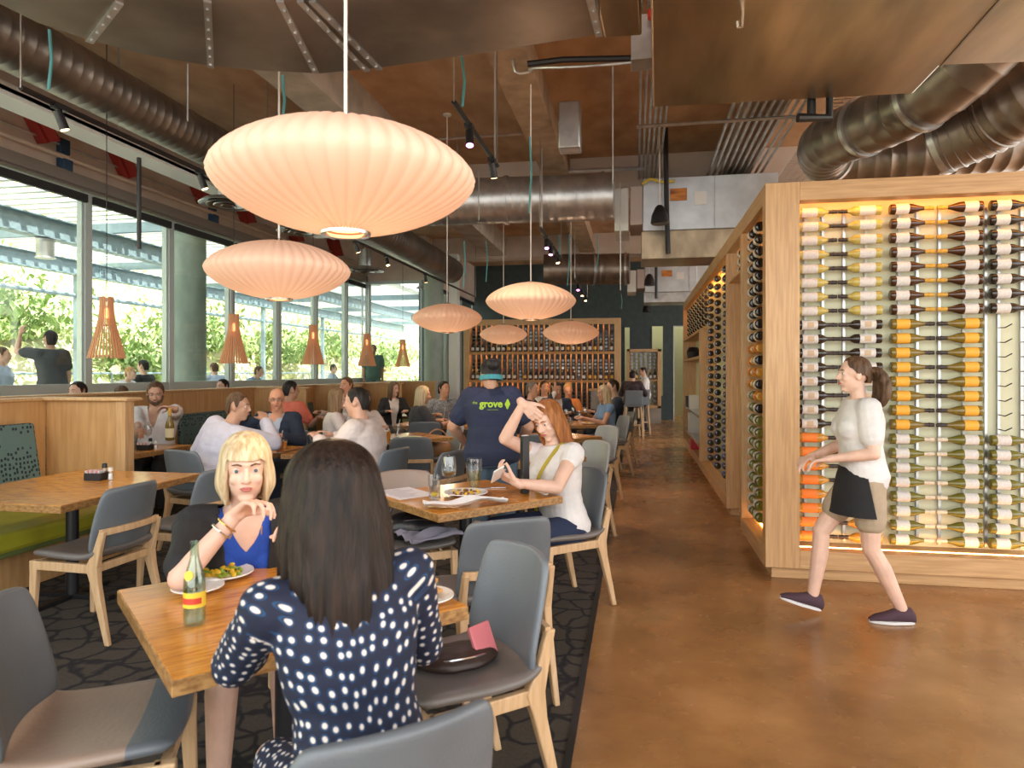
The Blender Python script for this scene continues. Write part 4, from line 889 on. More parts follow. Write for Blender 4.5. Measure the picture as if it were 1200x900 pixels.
for ci, y in enumerate((7.95, 8.75, 9.55)):
    for ri in range(24):
        z = 2.66-.1010*ri; me = ends[3] if ri > 14 else ends[0]
        side_bottle(me, .99, y, z, '%s bottle end in the long side bay, %s from the top, %s stack' % ('blue-ringed' if ri > 14 else 'dark', NTH[ri], NTH[ci]), 'bottle ends in the long side bay')
bm = B()
for ci in range(9):
    for ri in range(6): X = Matrix.Translation((.99, 10.1+ci*.42, 2.66-.088*ri)) @ Matrix.Rotation(-pi/2, 4, 'X'); lathe(bm, [(.0, .004), (.036, .002), (.0385, .02), (.0385, .135), (.028, .18), (.0145, .23), (.0138, .296), (0, .298)], 10, X=X); lathe(bm, [(.0392, .03), (.0392, .12)], 10, X=X, mi=1, close=False)
tag(obj('wine_bottle', bm, [g_dark, foil], kind='stuff'), 'far dark bottle ends above the display shelves of the wine room', 'wine bottles')
# things on the display shelves
def small(name, lab, cat, bm, m, loc, grp=None): o = obj(name, bm, m, loc=loc); return tag(o, lab, cat, grp)
bm = B(); lathe(bm, [(.0, 0), (.10, 0), (.12, .12), (.08, .2), (0, .21)], 20); small('wire_decanter', 'dark round wire ornament on the upper display shelf', 'ornament', bm, black_metal, (1.0, 12.6, 1.74))
for i, (y, z, m, l_, hh) in enumerate(((12.3, .86, porcelain, 'white gift box on the middle display shelf', .24), (13.1, .86, black_metal, 'black gift box on the middle display shelf', .2), (12.4, .44, paper, 'tall white carton on the lower display shelf', .34), (11.9, .2, mat('crimson_box', (.6, .02, .05), .5), 'crimson carton at the bottom of the display shelves', .18), (11.7, 1.25, lt_blue if 'lt_blue' in globals() else paper, 'pale blue parcel seen through the display shelves', .2))):
    if i == 4: continue
    bm = B(); bx(bm, -.09, .09, -.1, .1, 0, hh); tag(obj('gift_box', bm, m, loc=(.99, y, z), bevel=.004), l_, 'box', 'boxes on the display shelves')
# ---------------------------------------------------------------- tall rack at the back of the dining room
rk = thing('wine_rack', 'tall backlit oak wine rack with two bottle shelves behind the tables', 'wine rack', (-4.78, 18.6, 0)); W_, Z_ = 4.36, 2.96
def rp(name, boxes, m, bev=.004):
    bm = B()
    for q in boxes: bx(bm, *q)
    return obj(name, bm, m, rk, smooth=False, bevel=bev)
rp('side_panel', [(0, .17, 0, .38, 0, Z_)], wood); rp('side_panel', [(W_-.17, W_, 0, .38, 0, Z_)], wood); rp('top_panel', [(.17, W_-.17, 0, .38, Z_-.13, Z_), (.17, W_-.17, 0, .01, Z_-.16, Z_-.13)], hz)
rp('shelf', [(.17, W_-.17, -.02, .36, 2.02, 2.06), (.17, W_-.17, -.02, -.005, 1.99, 2.02)], wood_rack); rp('shelf', [(.17, W_-.17, -.02, .36, 1.24, 1.28), (.17, W_-.17, -.02, -.005, 1.21, 1.24)], wood_rack); rp('shelf', [(.17, W_-.17, -.02, .36, .30, .34)], wood_rack)
NC = 27; cw = (W_-.34)/NC
for i in range(1, NC): x = .17+i*cw; rp('upright', [(x-.014, x+.014, .20, .36, .34, Z_-.13)], wood_rack, 0)
bm = B()
for i in range(0, NC):
    for z0, n_ in ((2.1, 7), (1.32, 6), (.40, 7)):
        for j in range(n_): z = z0+j*.10; cyl(bm, (.17+(i+.5)*cw, .21, z), (.17+(i+.5)*cw, .34, z), .038, n=8, mi=(i*7+j*3) % 5 == 0)
tag(obj('bottle_end', bm, [g_dark, mat('dull_purple_glass', (.05, .03, .05), .2)], loc=(-4.78, 18.6, 0), kind='stuff'), 'dark bottle ends filling the cells of the back wine rack', 'wine bottles')
part('led_strip', [(.2, W_-.2, .01, .025, Z_-.142, Z_-.132), (.2, W_-.2, -.002, .012, 2.006, 2.018), (.2, W_-.2, -.002, .012, 1.226, 1.238)], mat('rack_led', (1, .6, .3), emit=(1, .58, .28), es=17), rk, 0)
ucol = [(g_amber, cap_gold, lab_w), (g_dark, cap_k, lab_w), (g_green, cap_c, lab_w), (g_amber, cap_k, lab_y), (g_dark, mat('red_capsule', (.5, .03, .02), .4), lab_w)]; um = []
for i, (gm, cp, lb) in enumerate(ucol): me = end_mesh(gm, lb, cp); um.append(me)
for si, z in enumerate((2.06, 1.28)):
    skip = (4,) if si else ()
    for i in range(NC):
        if (i*5+si*3) % 11 == 4: continue
        x = -4.78+.17+(i+.5)*cw; k_ = rnd.randrange(5); o = bpy.data.objects.new('wine_bottle', um[k_]); COL.objects.link(o); o.location = (x+rnd.uniform(-.01, .01), 18.6+.07, z+.001); s = rnd.uniform(.95, 1.1); o.scale = (s, s, s)
        tag(o, '%s wine bottle standing on the %s shelf of the back rack, %s cell from left' % (['amber', 'dark', 'green', 'ochre-labelled', 'red-capped'][k_], 'upper' if si == 0 else 'lower', NTH[i]), 'wine bottle', 'bottles standing in the back rack')
# low display behind the bar corner
dr = thing('display_rack', 'low cream display rack with pegged bottles beside the dark wall', 'wine rack', (-.28, 20.2, 0)); w = .98
def dp(n_, bs, m):
    bm = B()
    for q in bs: bx(bm, *q)
    obj(n_, bm, m, dr, smooth=False, bevel=.004)
dp('frame', [(0, .08, 0, .3, .45, 2.17), (w-.10, w, 0, .3, .45, 2.17), (0, w, 0, .3, 2.09, 2.17), (0, w, 0, .3, .45, .53)], wood); dp('back_panel', [(.08, w-.1, .26, .3, .5, 2.1)], cream); dp('counter', [(.08, w-.1, .0, .26, 1.24, 1.28)], wood); dp('base', [(0, w, .05, .3, 0, .45)], duct_dark)
bm = B()
for i in range(6):
    for j in range(5): cyl(bm, (.15+i*.13, .12, 1.62+j*.10), (.15+i*.13, .24, 1.62+j*.10), .035, n=8)
    for j in range(4): cyl(bm, (.15+i*.13, .12, .66+j*.14), (.15+i*.13, .24, .66+j*.14), .035, n=8)
tag(obj('bottle_end', bm, g_dark, loc=(-.28, 20.2, 0), kind='stuff'), 'bottle ends pegged on the low cream display rack', 'wine bottles')
for i in range(6): o = bpy.data.objects.new('wine_bottle', um[(i*2+1) % 5]); COL.objects.link(o); o.location = (-.28+.15+i*.13, 20.3, 1.281); tag(o, 'wine bottle standing on the counter of the low display rack, %s from left' % NTH[i], 'wine bottle', 'bottles on the low display')
# ---------------------------------------------------------------- chairs
def chair_proto(lm, sm, name='dining_chair'):
    t = thing(name, 'slate leather chair', 'chair')
    def shell(rows, nx, fn, nm, m, parent=t, th=.030):
        bm = B(); grid = [[bm.verts.new(fn(i, u/(nx-1)*2-1)) for u in range(nx)] for i in range(rows)]
        for a, b_ in zip(grid, grid[1:]):
            for i in range(nx-1): bm.faces.new((a[i], a[i+1], b_[i+1], b_[i]))
        o = obj(nm, bm, m, parent, auto=180); s = o.modifiers.new('so', 'SOLIDIFY'); s.thickness = th; s.offset = 0; u = o.modifiers.new('ss', 'SUBSURF'); u.levels = 1; u.render_levels = 2; return o
    sp = [(.235, .452, .205), (.225, .468, .225), (.12, .470, .235), (0, .462, .238), (-.12, .460, .235), (-.19, .474, .228), (-.218, .51, .224)]
    shell(len(sp), 9, lambda i, u: V((u*sp[i][2], sp[i][0]-(.02*u*u if i < 2 else 0), sp[i][1]+.012*u*u)), 'seat', sm, th=.042)
    bp = [(-.200, .487, .225), (-.222, .54, .226), (-.240, .62, .226), (-.262, .71, .222), (-.283, .79, .212), (-.296, .835, .200), (-.300, .858, .180)]
    shell(len(bp), 9, lambda i, u: V((u*bp[i][2], bp[i][0]+.055*u*u*(1 if i > 0 else .5), bp[i][1]-(.012*u*u if i > 4 else 0))), 'backrest', lm)
    W = wood_chair
    def leg(pts, rs):
        bm = B(); R_ = []
        for p, (a, b_) in zip(pts, rs): p = V(p); R_.append([p+V((x*a, y*b_, 0)) for x, y in ((-1, -1), (1, -1), (1, 1), (-1, 1))])
        rings(bm, R_); return obj('leg', bm, W, t, smooth=False, bevel=.006)
    for s in (-1, 1):
        leg([(s*.200, .205, .435), (s*.202, .21, .36), (s*.210, .225, 0)], [(.020, .030), (.018, .024), (.013, .015)])
        leg([(s*.205, -.250, .62), (s*.207, -.215, .50), (s*.203, -.185, .42), (s*.205, -.205, .33), (s*.212, -.29, 0)], [(.013, .018), (.014, .024), (.020, .038), (.018, .026), (.013, .015)])
    bm = B()
    for s in (-1, 1): bx(bm, s*.205-.014, s*.205+.014, -.18, .20, .385, .435)
    bx(bm, -.19, .19, .19, .218, .385, .432); bx(bm, -.19, .19, -.20, -.17, .385, .43); obj('seat_frame', bm, W, t, smooth=False, bevel=.004)
    bm = B(); R_ = []
    for i in range(9):
        u = i/8*2-1; c = V((u*.212, -.268+.028*u*u, .612)); R_.append([c+V((0, y, z)) for y, z in ((-.012, -.018), (.012, -.018), (.012, .018), (-.012, .018))])
    rings(bm, R_); obj('back_rail', bm, W, t, smooth=False, bevel=.003)
    return t
ch_dark = chair_proto(leather, leather_seat); ch_light = chair_proto(leather_light, leather_seat); pale_reflection_l = mat('painted_pale_reflection', (.34, .36, .37), .38, var=.1, scale=3, bump=.12, bscale=120); ch_pale_reflection = chair_proto(pale_reflection_l, leather_seat); used = {}  # pale copy of the slate leather, reflected light put into its colour
def chair(p, f, lab, light=False, grp='leather dining chairs'):
    src = ch_pale_reflection if light == 2 else (ch_light if light else ch_dark); yaw = yaw_of(*f)
    if src not in used: used[src] = 1; src.location = (p[0], p[1], .004); src.rotation_euler.z = yaw; src['label'] = lab; src['group'] = grp; return src
    return dup(src, lab, (p[0], p[1], .004), yaw, grp)
CH = {}
CH['dot'] = chair((-.60, 1.40), (-.67, .74), 'slate leather chair at the bottom edge, under the woman in dotted dress')
CH['bag'] = chair((-.615, 2.30), (-.74, -.67), 'grey-blue chair holding a dark purse beside the foreground table', True)
CH['back2'] = chair((-.69, 3.18), (-.55, .84), 'empty slate chair seen from behind, just beyond the purse chair')
CH['phone'] = chair((-.50, 4.40), (-.75, -.66), 'slate chair under the red-haired woman with the phone')
CH['l1'] = chair((-3.12, 3.50), (-1, .05), 'empty slate chair with pale legs at the left booth table, nearest')
CH['l2'] = chair((-3.02, 4.22), (-1, .1), 'empty slate chair at the left booth table, just left of the blonde woman')
CH['blonde'] = chair((-1.66, 2.62), (.68, -.73), 'slate chair under the blonde woman in black cardigan')
CH['t2'] = chair((-1.36, 4.02), (.56, -.83), 'slate chair with painted brown reflection tucked behind the second table, holding a black handbag')
CH['r3'] = chair((-.55, 6.25), (-.75, -.66), 'slate chair with painted pale reflection standing right behind the red-haired woman', 2)
CH['r4'] = chair((-.52, 8.05), (-.75, -.66), 'slate chair with painted pale reflection at the carpet edge, third back from the phone woman', 2)
CH['r5'] = chair((-.40, 10.1), (-.9, -.4), 'slate chair with painted pale reflection under the blonde woman in the blue off-shoulder dress', 2)
CH['r6'] = chair((-.32, 11.1), (-.95, -.3), 'chair under the young man in navy suit at the far table')
CH['k'] = chair((-2.25, 5.60), (-.9, .25), 'blue-grey chair under the dark-haired man in white shirt, centre', True)
CH['d'] = chair((-2.26, 6.72), (-.25, 1), 'dark chair with oak back rail seen from behind, mid-room')
CH['f'] = chair((-1.72, 5.55), (-.9, .3), 'small blue-grey chair back left of the server')
CH['g'] = chair((-2.36, 7.95), (-.75, -.66), 'slate chair with painted pale reflection holding a tan handbag left of the server', 2)
CH['gg'] = chair((-3.66, 5.32), (.25, .97), 'chair under the man in white shirt turned away')
CH['hh'] = chair((-3.78, 6.80), (.1, -1), 'chair under the bald man in navy blazer')
CH['t3l'] = chair((-1.35, 6.55), (.6, -.8), 'slate chair beyond the server at the third table')
CH['o'] = chair((-2.75, 8.75), (-.2, 1), 'dark chair half hidden behind the chair with painted pale reflection, at the blonde diner table')
CH['m'] = chair((-3.42, 8.2), (.7, -.7), 'chair under the girl with sunglasses on her head')
CH['j'] = chair((-3.45, 7.30), (.8, .5), 'chair under the long-haired woman in white')
CH['gr1'] = chair((-1.66, 10.35), (.9, -.1), 'chair under the grey-haired man at the far table')
CH['gr2'] = chair((-1.3, 11.02), (.3, -.9), 'chair under the man hiding his face at the far table')
CH['x1'] = chair((-.95, 7.25), (.1, .99), 'slate chair back by the fourth table')
tb = [c for c in CH['t2'].children if c.name.startswith('backrest')][0]; tb.data = tb.data.copy(); tb.data.materials[0] = leather_brown_reflection; tb['label'] = 'taupe leather backrest'  # brownish reflection painted onto this slate backrest
# foreground left chair: slate seat, brown table reflection painted behind its front edge
fc = chair((-1.54, 1.74), (.88, .47), 'cropped chair with brown table reflection painted on its slate seat, bottom left')
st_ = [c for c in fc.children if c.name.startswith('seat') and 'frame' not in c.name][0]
me2 = st_.data.copy(); st_.data = me2; me2.materials.append(leather_brown_reflection)
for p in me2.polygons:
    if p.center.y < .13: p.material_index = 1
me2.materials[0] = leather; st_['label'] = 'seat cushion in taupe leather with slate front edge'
# ---------------------------------------------------------------- tables
def table(loc, sx, sy, rz, lab, h=.75, th=.045, post=True, base='cross'):
    t = thing('dining_table', lab, 'table', (loc[0], loc[1], .004), rz, 'butcher block dining tables'); h -= .004
    bm = B(); bx(bm, -sx/2+.004, sx/2-.004, -sy/2+.004, sy/2-.004, h-.003, h); obj('tabletop', bm, wood_top, t, smooth=False)
    bm = B(); bx(bm, -sx/2, sx/2, -sy/2, sy/2, h-th, h-.0028); obj('table_edge', bm, wood_edge, t, smooth=False, bevel=.003)
    px_ = [0] if sx < 1.3 else [-sx*.3, sx*.3]
    for q in px_:
        bm = B(); cyl(bm, (q, 0, .02), (q, 0, h-th), .038, n=24); obj('pedestal', bm, black_metal, t)
        bm = B(); bx(bm, q-.30, q+.30, -.03, .03, 0, .03); bx(bm, q-.03, q+.03, -.30, -.03, 0, .028); bx(bm, q-.03, q+.03, .03, .30, 0, .028); obj('pedestal_base', bm, black_metal, t, smooth=False, bevel=.004); bm = B(); bx(bm, q-.16, q+.16, -.14, .14, h-th-.015, h-th); obj('mounting_plate', bm, black_metal, t, smooth=False)
    return t
Q45 = radians(48)
table((-1.145, 2.10), .87, .87, Q45, 'foreground butcher block table between the blonde and the woman in dots')
table((-1.03, 4.06), .88, .80, Q45, 'second butcher block table with glasses, napkin and black menu holder')
table((-1.02, 6.02), .86, .80, Q45, 'third table, hidden behind the standing server')
table((-.98, 7.98), .86, .80, Q45, 'fourth table beyond the red-haired woman at the carpet edge')
table((-.98, 10.05), 1.0, .90, Q45*.4, 'far table crowded with glasses before the wine rack')
table((-3.69, 3.94), 1.03, 1.26, 0, 'long shiny booth table at the left with a condiment caddy')
table((-4.98, 5.92), .95, .84, 0, 'booth table before the bearded man')
table((-3.70, 6.02), .82, .80, 0, 'table between the bald man and the man turned away')
table((-2.86, 6.12), .70, .70, 0, 'table before the dark-haired man in white shirt')
table((-2.65, 7.62), .80, .80, Q45, 'table with orange drinks behind the man in white shirt')
table((-2.85, 9.55), 1.1, .80, .1, 'long table before the blonde diner in black')
table((-4.15, 11.5), .9, .8, .0, 'far booth table before the woman in dark jacket')
table((-.9, 12.6), .9, .9, 0, 'farthest table directly in front of the wine rack')
# ---------------------------------------------------------------- banquettes
def teal_fabric():
    m, n_, l, b = nt('patterned_teal_upholstery'); setc(b, (.05, .1, .1), .85)
    tc = n_.new('ShaderNodeTexCoord'); mp = n_.new('ShaderNodeMapping'); mp.inputs['Scale'].default_value = (14, 30, 26); l.new(tc.outputs['Object'], mp.inputs[0])
    v = n_.new('ShaderNodeTexVoronoi'); v.distance = 'CHEBYCHEV'; v.inputs['Randomness'].default_value = .45; v.inputs['Scale'].default_value = 1; l.new(mp.outputs[0], v.inputs[0])
    r = n_.new('ShaderNodeValToRGB'); l.new(v.outputs['Distance'], r.inputs[0]); e = r.color_ramp.elements; e[0].position = .26; e[0].color = (.012, .02, .03, 1); e[1].position = .30; e[1].color = (.11, .18, .17, 1)
    l.new(r.outputs[0], b.inputs['Base Color']); return m
teal = teal_fabric(); lime_v = mat('lime_vinyl', (.42, .40, .03), .35, var=.1, scale=3); olive_v = mat('olive_vinyl', (.13, .16, .05), .4); booth_wood = mat('booth_oak_veneer', (.50, .27, .10), .45, col2=(.60, .35, .15), scale=3, stretch=(8, 8, .8))
bt = thing('booth', 'near left booth with lime seat, teal back and oak divider', 'booth seat', (-4.97, 2.2, 0))
def bp_(n_, bs, m, par=bt, bev=.006):
    bm = B()
    for q in bs: bx(bm, *q)
    return obj(n_, bm, m, par, smooth=False, bevel=bev)
bp_('bench_base', [(.0, .80, -1.5, 2.80, 0, .30)], booth_wood); bp_('seat_cushion', [(.12, .99, -1.5, 2.80, .33, .46)], lime_v, bev=.03); bp_('seat_band', [(.06, .975, -1.5, 2.80, .30, .40)], olive_v)
bp_('back_wall', [(-.10, .0, -1.5, 2.83, 0, 1.26)], booth_wood)
bm = B(); X = Matrix.Translation((.10, 0, .46)) @ Matrix.Rotation(radians(-9), 4, 'Y'); bx(bm, -.0, .10, -1.5, 2.62, 0, .62, X=X); obj('back_cushion', bm, teal, bt, smooth=False, bevel=.025)
bp_('divider_panel', [(0, .70, 2.83, 2.88, 0, 1.26)], booth_wood); bp_('divider_post', [(.70, .79, 2.80, 2.91, 0, 1.26)], wood); bp_('cap_board', [(-.14, .84, 2.76, 2.95, 1.26, 1.285), (-.14, .04, -1.5, 2.76, 1.26, 1.285)], wood)
lb = thing('banquette', 'long oak-backed banquette with teal cushions along the windows', 'booth seat', (-5.72, 0, 0))
bp_('back_wall', [(-.10, 0, 5.02, 16.2, 0, 1.25)], booth_wood, lb); bp_('cap_board', [(-.14, .05, 5.02, 16.2, 1.25, 1.275)], wood, lb)
bp_('bench_base', [(.0, .50, 5.5, 16.2, .0, .33)], booth_wood, lb); bp_('seat_cushion', [(.10, .58, 5.5, 16.2, .33, .46)], olive_v, lb, .03)
for i, (a, b_) in enumerate(((5.1, 7.6), (7.75, 9.4), (9.75, 11.4), (11.75, 13.6), (13.95, 16.1))):
    bm = B(); X = Matrix.Translation((.0, 0, .46)) @ Matrix.Rotation(radians(-8), 4, 'Y'); bx(bm, .0, .09, a, b_, 0, .50, X=X); obj('back_cushion', bm, teal, lb, smooth=False, bevel=.025)
for i, y in enumerate((9.5, 11.5, 13.7, 16.15)):
    t = thing('booth_divider', 'oak divider fin between window booths, %s from the camera' % NTH[i], 'partition', (-5.72, y, 0), 0, 'booth divider fins')
    bp_('divider_panel', [(.0, .85, 0, .06, 0, 1.25)], booth_wood, t); bp_('cap_board', [(.05, .9, -.03, .09, 1.25, 1.275)], wood, t)
# bar stools
def stool(loc, yaw, lab):
    t = thing('bar_stool', lab, 'bar stool', loc, yaw, 'bar stools')
    bm = B(); R_ = [[V((x, y, z)) for x, y in ((-.2, -.2), (.2, -.2), (.2, .2), (-.2, .2))] for z in (.70, .74)]; rings(bm, R_); obj('seat', bm, leather_light, t, smooth=False, bevel=.015)
    bm = B(); X = Matrix.Translation((0, -.2, .74)) @ Matrix.Rotation(radians(8), 4, 'X'); bx(bm, -.2, .2, -.02, .02, 0, .34, X=X); obj('backrest', bm, leather_light, t, smooth=False, bevel=.015)
    for sx in (-1, 1):
        for sy in (-1, 1): bm = B(); tube(bm, [(sx*.17, sy*.17, .70), (sx*.21, sy*.21, 0)], .022, 8); obj('leg', bm, wood_chair, t)
    bm = B(); bx(bm, -.19, .19, .17, .2, .27, .3); bx(bm, -.19, .19, -.2, -.17, .27, .3); obj('footrest', bm, wood_chair, t, smooth=False)
stool((-.10, 16.1, 0), radians(10), 'bar stool under the man in plaid at the back, nearer'); stool((.05, 17.0, 0), radians(20), 'bar stool beside the standing man at the back')
bm = B(); bx(bm, -1.2, .15, 17.4, 18.0, 1.02, 1.07); bc = thing('bar_counter', 'dark bar counter end beside the tall wine rack', 'counter'); obj('counter_top', bm, wood, bc, smooth=False, bevel=.005); bm = B(); bx(bm, -1.15, .0, 17.5, 17.95, 0, 1.02); obj('counter_front', bm, duct_dark, bc, smooth=False)
# ---------------------------------------------------------------- things on tables
TZ = .7515
def glass_thing(lab, p, h, r, kind='tumbler', drink=None, straw=False, ice=False, grp='drinking glasses'):
    t = thing('drinking_glass' if kind != 'wine' else 'wine_glass', lab, 'glass', p, 0, grp); bm = B()
    if kind == 'wine': lathe(bm, [(.0, .002), (.034, .002), (.034, .005), (.006, .010), (.0045, h*.42), (.012, h*.46), (r*.85, h*.56), (r, h*.70), (r*.92, h*.86), (r*.78, h), (r*.75, h), (r*.89, h*.86), (r*.96, h*.70), (r*.80, h*.57), (.0, h*.48)], 24, close=False)
    elif kind == 'pint': lathe(bm, [(0, .002), (r*.66, .002), (r*.68, .012), (r*.70, h*.2), (r*.98, h*.66), (r, h*.92), (r*.97, h), (r*.94, h), (r*.95, h*.9), (r*.93, h*.66), (r*.65, h*.2), (r*.60, .015), (0, .015)], 24, close=False)
    else: lathe(bm, [(0, .0), (r*.82, .0), (r*.84, .006), (r, h), (r*.95, h), (r*.80, .012), (0, .012)], 24, close=False)
    obj('glass_wall', bm, tumbler_m, t, auto=70)
    if drink:
        m, lv = drink; bm = B()
        if kind == 'wine': lathe(bm, [(0, h*.50), (r*.70, h*.57), (r*.8, h*(.57+.1*lv)), (0, h*(.57+.1*lv))], 20, close=False)
        elif kind == 'pint': lathe(bm, [(0, .017), (r*.58, .017), (r*.63, h*.2), (r*(.64+.27*lv), h*(.2+.5*lv)), (0, h*(.2+.5*lv))], 20, close=False)
        else: lathe(bm, [(0, .014), (r*.78, .014), (r*(.79+.14*lv), h*lv), (0, h*lv)], 20, close=False)
        obj('drink', bm, m, t)
    if ice:
        for i in range(4): bm = B(); X = Matrix.Translation((rnd.uniform(-.3, .3)*r, rnd.uniform(-.3, .3)*r, h*(.35+.13*i))) @ Matrix.Rotation(rnd.random()*3, 4, 'X') @ Matrix.Rotation(rnd.random()*3, 4, 'Z'); bx(bm, -.011, .011, -.011, .011, -.011, .011, X=X); obj('ice_cube', bm, tumbler_m, t, smooth=False, bevel=.003)
    if straw: bm = B(); tube(bm, [(-.01, 0, .02), (r*.7, 0, h*1.35)], .003, 8); obj('straw', bm, white_paint, t)
    return t
tea = liquid('iced_tea', (.60, .16, .02)); oj = mat('orange_drink', (.85, .30, .03), .2); water = glassy('water', (.94, .96, .97), .08); cola = liquid('dark_drink', (.06, .015, .01)); whitew = glassy('white_wine', (.95, .88, .62), .08); lemon = mat('lemon_slice', (.90, .62, .03), .4)
def plate(lab, p, r, m=porcelain, food=None, rz=0):
    t = thing('plate', lab, 'plate', p, rz, 'plates'); bm = B(); lathe(bm, [(0, .003), (r*.55, .0), (r*.62, .004), (r, .018), (r*.99, .022), (r*.62, .010), (0, .008)], 40, close=False); obj('plate_body', bm, m, t, auto=60)
    if food: food(t, r)
    return t
def leaf_bits(cols, n, rr, hh, sz=.012):
    def f(t, r):
        for q, (nm, m) in enumerate(cols):
            bm = B()
            for i in range(n):
                a = rnd.random()*6.28; d = rnd.random()**.5*r*rr; c = V((cos(a)*d, sin(a)*d, .012+rnd.random()*hh)); X = Matrix.Rotation(rnd.random()*6, 3, 'X') @ Matrix.Rotation(rnd.random()*6, 3, 'Z')
                ell(bm, c, sz*rnd.uniform(.6, 1.3), sz*.8, sz*.3, X, 8)
            o = obj(nm, bm, m, t, kind='stuff')
    return f
greens = mat('salad_green', (.24, .34, .03), .5); corn = mat('yellow_food', (.80, .50, .03), .5); brownf = mat('browned_food', (.20, .08, .03), .5); bread = mat('toasted_bread', (.62, .33, .10), .7, var=.2, scale=30)
plate('white plate with green salad before the blonde woman', onz(262, 676, TZ), .105, food=leaf_bits([('salad', greens), ('corn', corn)], 26, .6, .02))
plate('small pale plate beside the mineral water bottle', onz(232, 693, TZ), .085, food=leaf_bits([('crumbs', brownf)], 5, .5, .002, .006))
def toast(t, r):
    for i, (x, y, a) in enumerate(((-.03, .02, .3), (.02, -.01, .9), (.0, .04, 1.6))): bm = B(); X = Matrix.Translation((x, y, .018+i*.012)) @ Matrix.Rotation(a, 4, 'Z'); bx(bm, -.035, .035, -.025, .025, 0, .012, X=X); obj('bread_slice', bm, bread, t, smooth=False, bevel=.004)
plate('white plate with toasted bread at the right corner of the foreground table', onz(498, 704, TZ), .095, food=toast)
# mineral water bottle
p = onz(228, 731, TZ); t = thing('water_bottle', 'clear glass mineral water bottle with yellow label on the foreground table', 'bottle', p)
bm = B(); lathe(bm, [(0, .004), (.024, .0), (.030, .004), (.031, .02), (.031, .11), (.0295, .135), (.022, .165), (.0135, .195), (.0115, .235), (.013, .237), (.013, .245), (.010, .246), (.009, .236), (.011, .195), (.020, .165), (.0275, .135), (.029, .11), (.029, .012), (0, .012)], 28, close=False); obj('bottle_glass', bm, greenish_m, t, auto=70)
bm = B(); lathe(bm, [(0, .0125), (.0285, .0125), (.0285, .060), (0, .060)], 24, close=False); obj('water', bm, water, t)
yl = mat('yellow_bottle_label', (.80, .60, .05), .5); rl_ = mat('red_label_print', (.62, .06, .03), .5)
bm = B(); lathe(bm, [(.0316, .055), (.0316, .100)], 24, a0=pi*.9, a1=pi*2.2, close=False); l_ = obj('bottle_label', bm, yl, t); bm = B(); lathe(bm, [(.0319, .066), (.0319, .084)], 20, a0=pi*1.1, a1=pi*1.9, close=False); obj('label_band', bm, rl_, l_)
bm = B(); X = Matrix.Translation((0, -.0255, .150)) @ Matrix.Rotation(radians(75), 4, 'X'); cyl(bm, X @ V((0, 0, -.001)), X @ V((0, 0, .003)), .014, n=20); obj('neck_badge', bm, yl, t)
# second table
glass_thing('water glass with lemon slice on the second table', onz(509, 586, TZ), .145, .038, 'tumbler', (water, .5), ice=True)
gl_ = bpy.context.scene.objects; t = thing('lemon_wedge', 'yellow lemon wedge inside the water glass', 'lemon', onz(509, 586, TZ)+V((0, 0, .025))); bm = B(); ell(bm, (0, 0, .01), .024, .014, .014); obj('lemon_wedge_flesh', bm, lemon, t)
glass_thing('stemmed wine glass on the second table', onz(526, 584, TZ), .25, .048, 'wine', (whitew, .6))
glass_thing('tall curvy glass of iced water on the second table', onz(556, 574, TZ), .20, .050, 'pint', (whitew, .8), ice=True)
plate('white plate with leftover food on the second table', onz(546, 580, TZ), .135, food=leaf_bits([('leftovers', brownf), ('garnish', corn)], 22, .65, .014, .010))
plate('small dish of yellow food on the second table', onz(497, 566, TZ), .085, food=leaf_bits([('yellow_food', corn)], 40, .75, .018))
def drape(w, l, seed, th=.006, fold=.045):
    bm = B(); bmesh.ops.create_grid(bm, x_segments=36, y_segments=14, size=1)
    for v in bm.verts:
        x, y = v.co.x*l/2, v.co.y*w/2; v.co = V((x, y*(1+.25*noise.noise(V((x*9, seed, 0)))), .012+fold*max(0, noise.noise(V((x*5, y*22, seed)))+.35)+.010*(1-(2*y/w)**2)))
    return bm
n_ = obj('napkin', drape(.13, .46, 3), linen, loc=onz(545, 594, TZ), rz=radians(24)); n_.modifiers.new('s', 'SOLIDIFY').thickness = .006; tag(n_, 'crumpled white linen napkin along the near edge of the second table', 'napkin')
n_ = obj('napkin', drape(.12, .16, 8), linen, loc=onz(628, 579, TZ)+V((.05, .0, .0)), rz=radians(-40)); n_.modifiers.new('s', 'SOLIDIFY').thickness = .006; tag(n_, 'small white napkin at the right corner of the second table', 'napkin')
mp_ = onz(474, 578, TZ); t = thing('menu_sheet', 'white printed menu sheet on the left of the second table', 'menu', mp_, Q45); bm = B(); bx(bm, -.13, .13, -.18, .18, 0, .002); obj('sheet', bm, paper, t, smooth=False)
bm = B()
for i in range(14): bx(bm, -.10, -.10+rnd.uniform(.10, .2), .14-i*.021, .146-i*.021, .002, .0026)
obj('print_lines', bm, mat('grey_print', (.35, .35, .37), .8), t, smooth=False)
p = onz(615, 578, TZ); t = thing('menu_holder', 'tall black menu holder standing on the second table', 'menu holder', p, Q45); bm = B(); bx(bm, -.026, .026, -.016, .016, 0, .355); obj('holder_box', bm, black_metal, t, smooth=False, bevel=.004); bm = B(); bx(bm, -.020, .020, -.010, .010, .355, .359); obj('paper_stack', bm, paper, t, smooth=False)
p = onz(575, 572, TZ); t = thing('table_knife', 'table knife on the second table beside the plate', 'knife', p, radians(15)); bm = B(); bx(bm, -.11, .0, -.009, .009, 0, .002); obj('blade', bm, steel, t, smooth=False); bm = B(); bx(bm, .0, .10, -.007, .007, 0, .006); obj('knife_handle', bm, steel, t, smooth=False, bevel=.002)
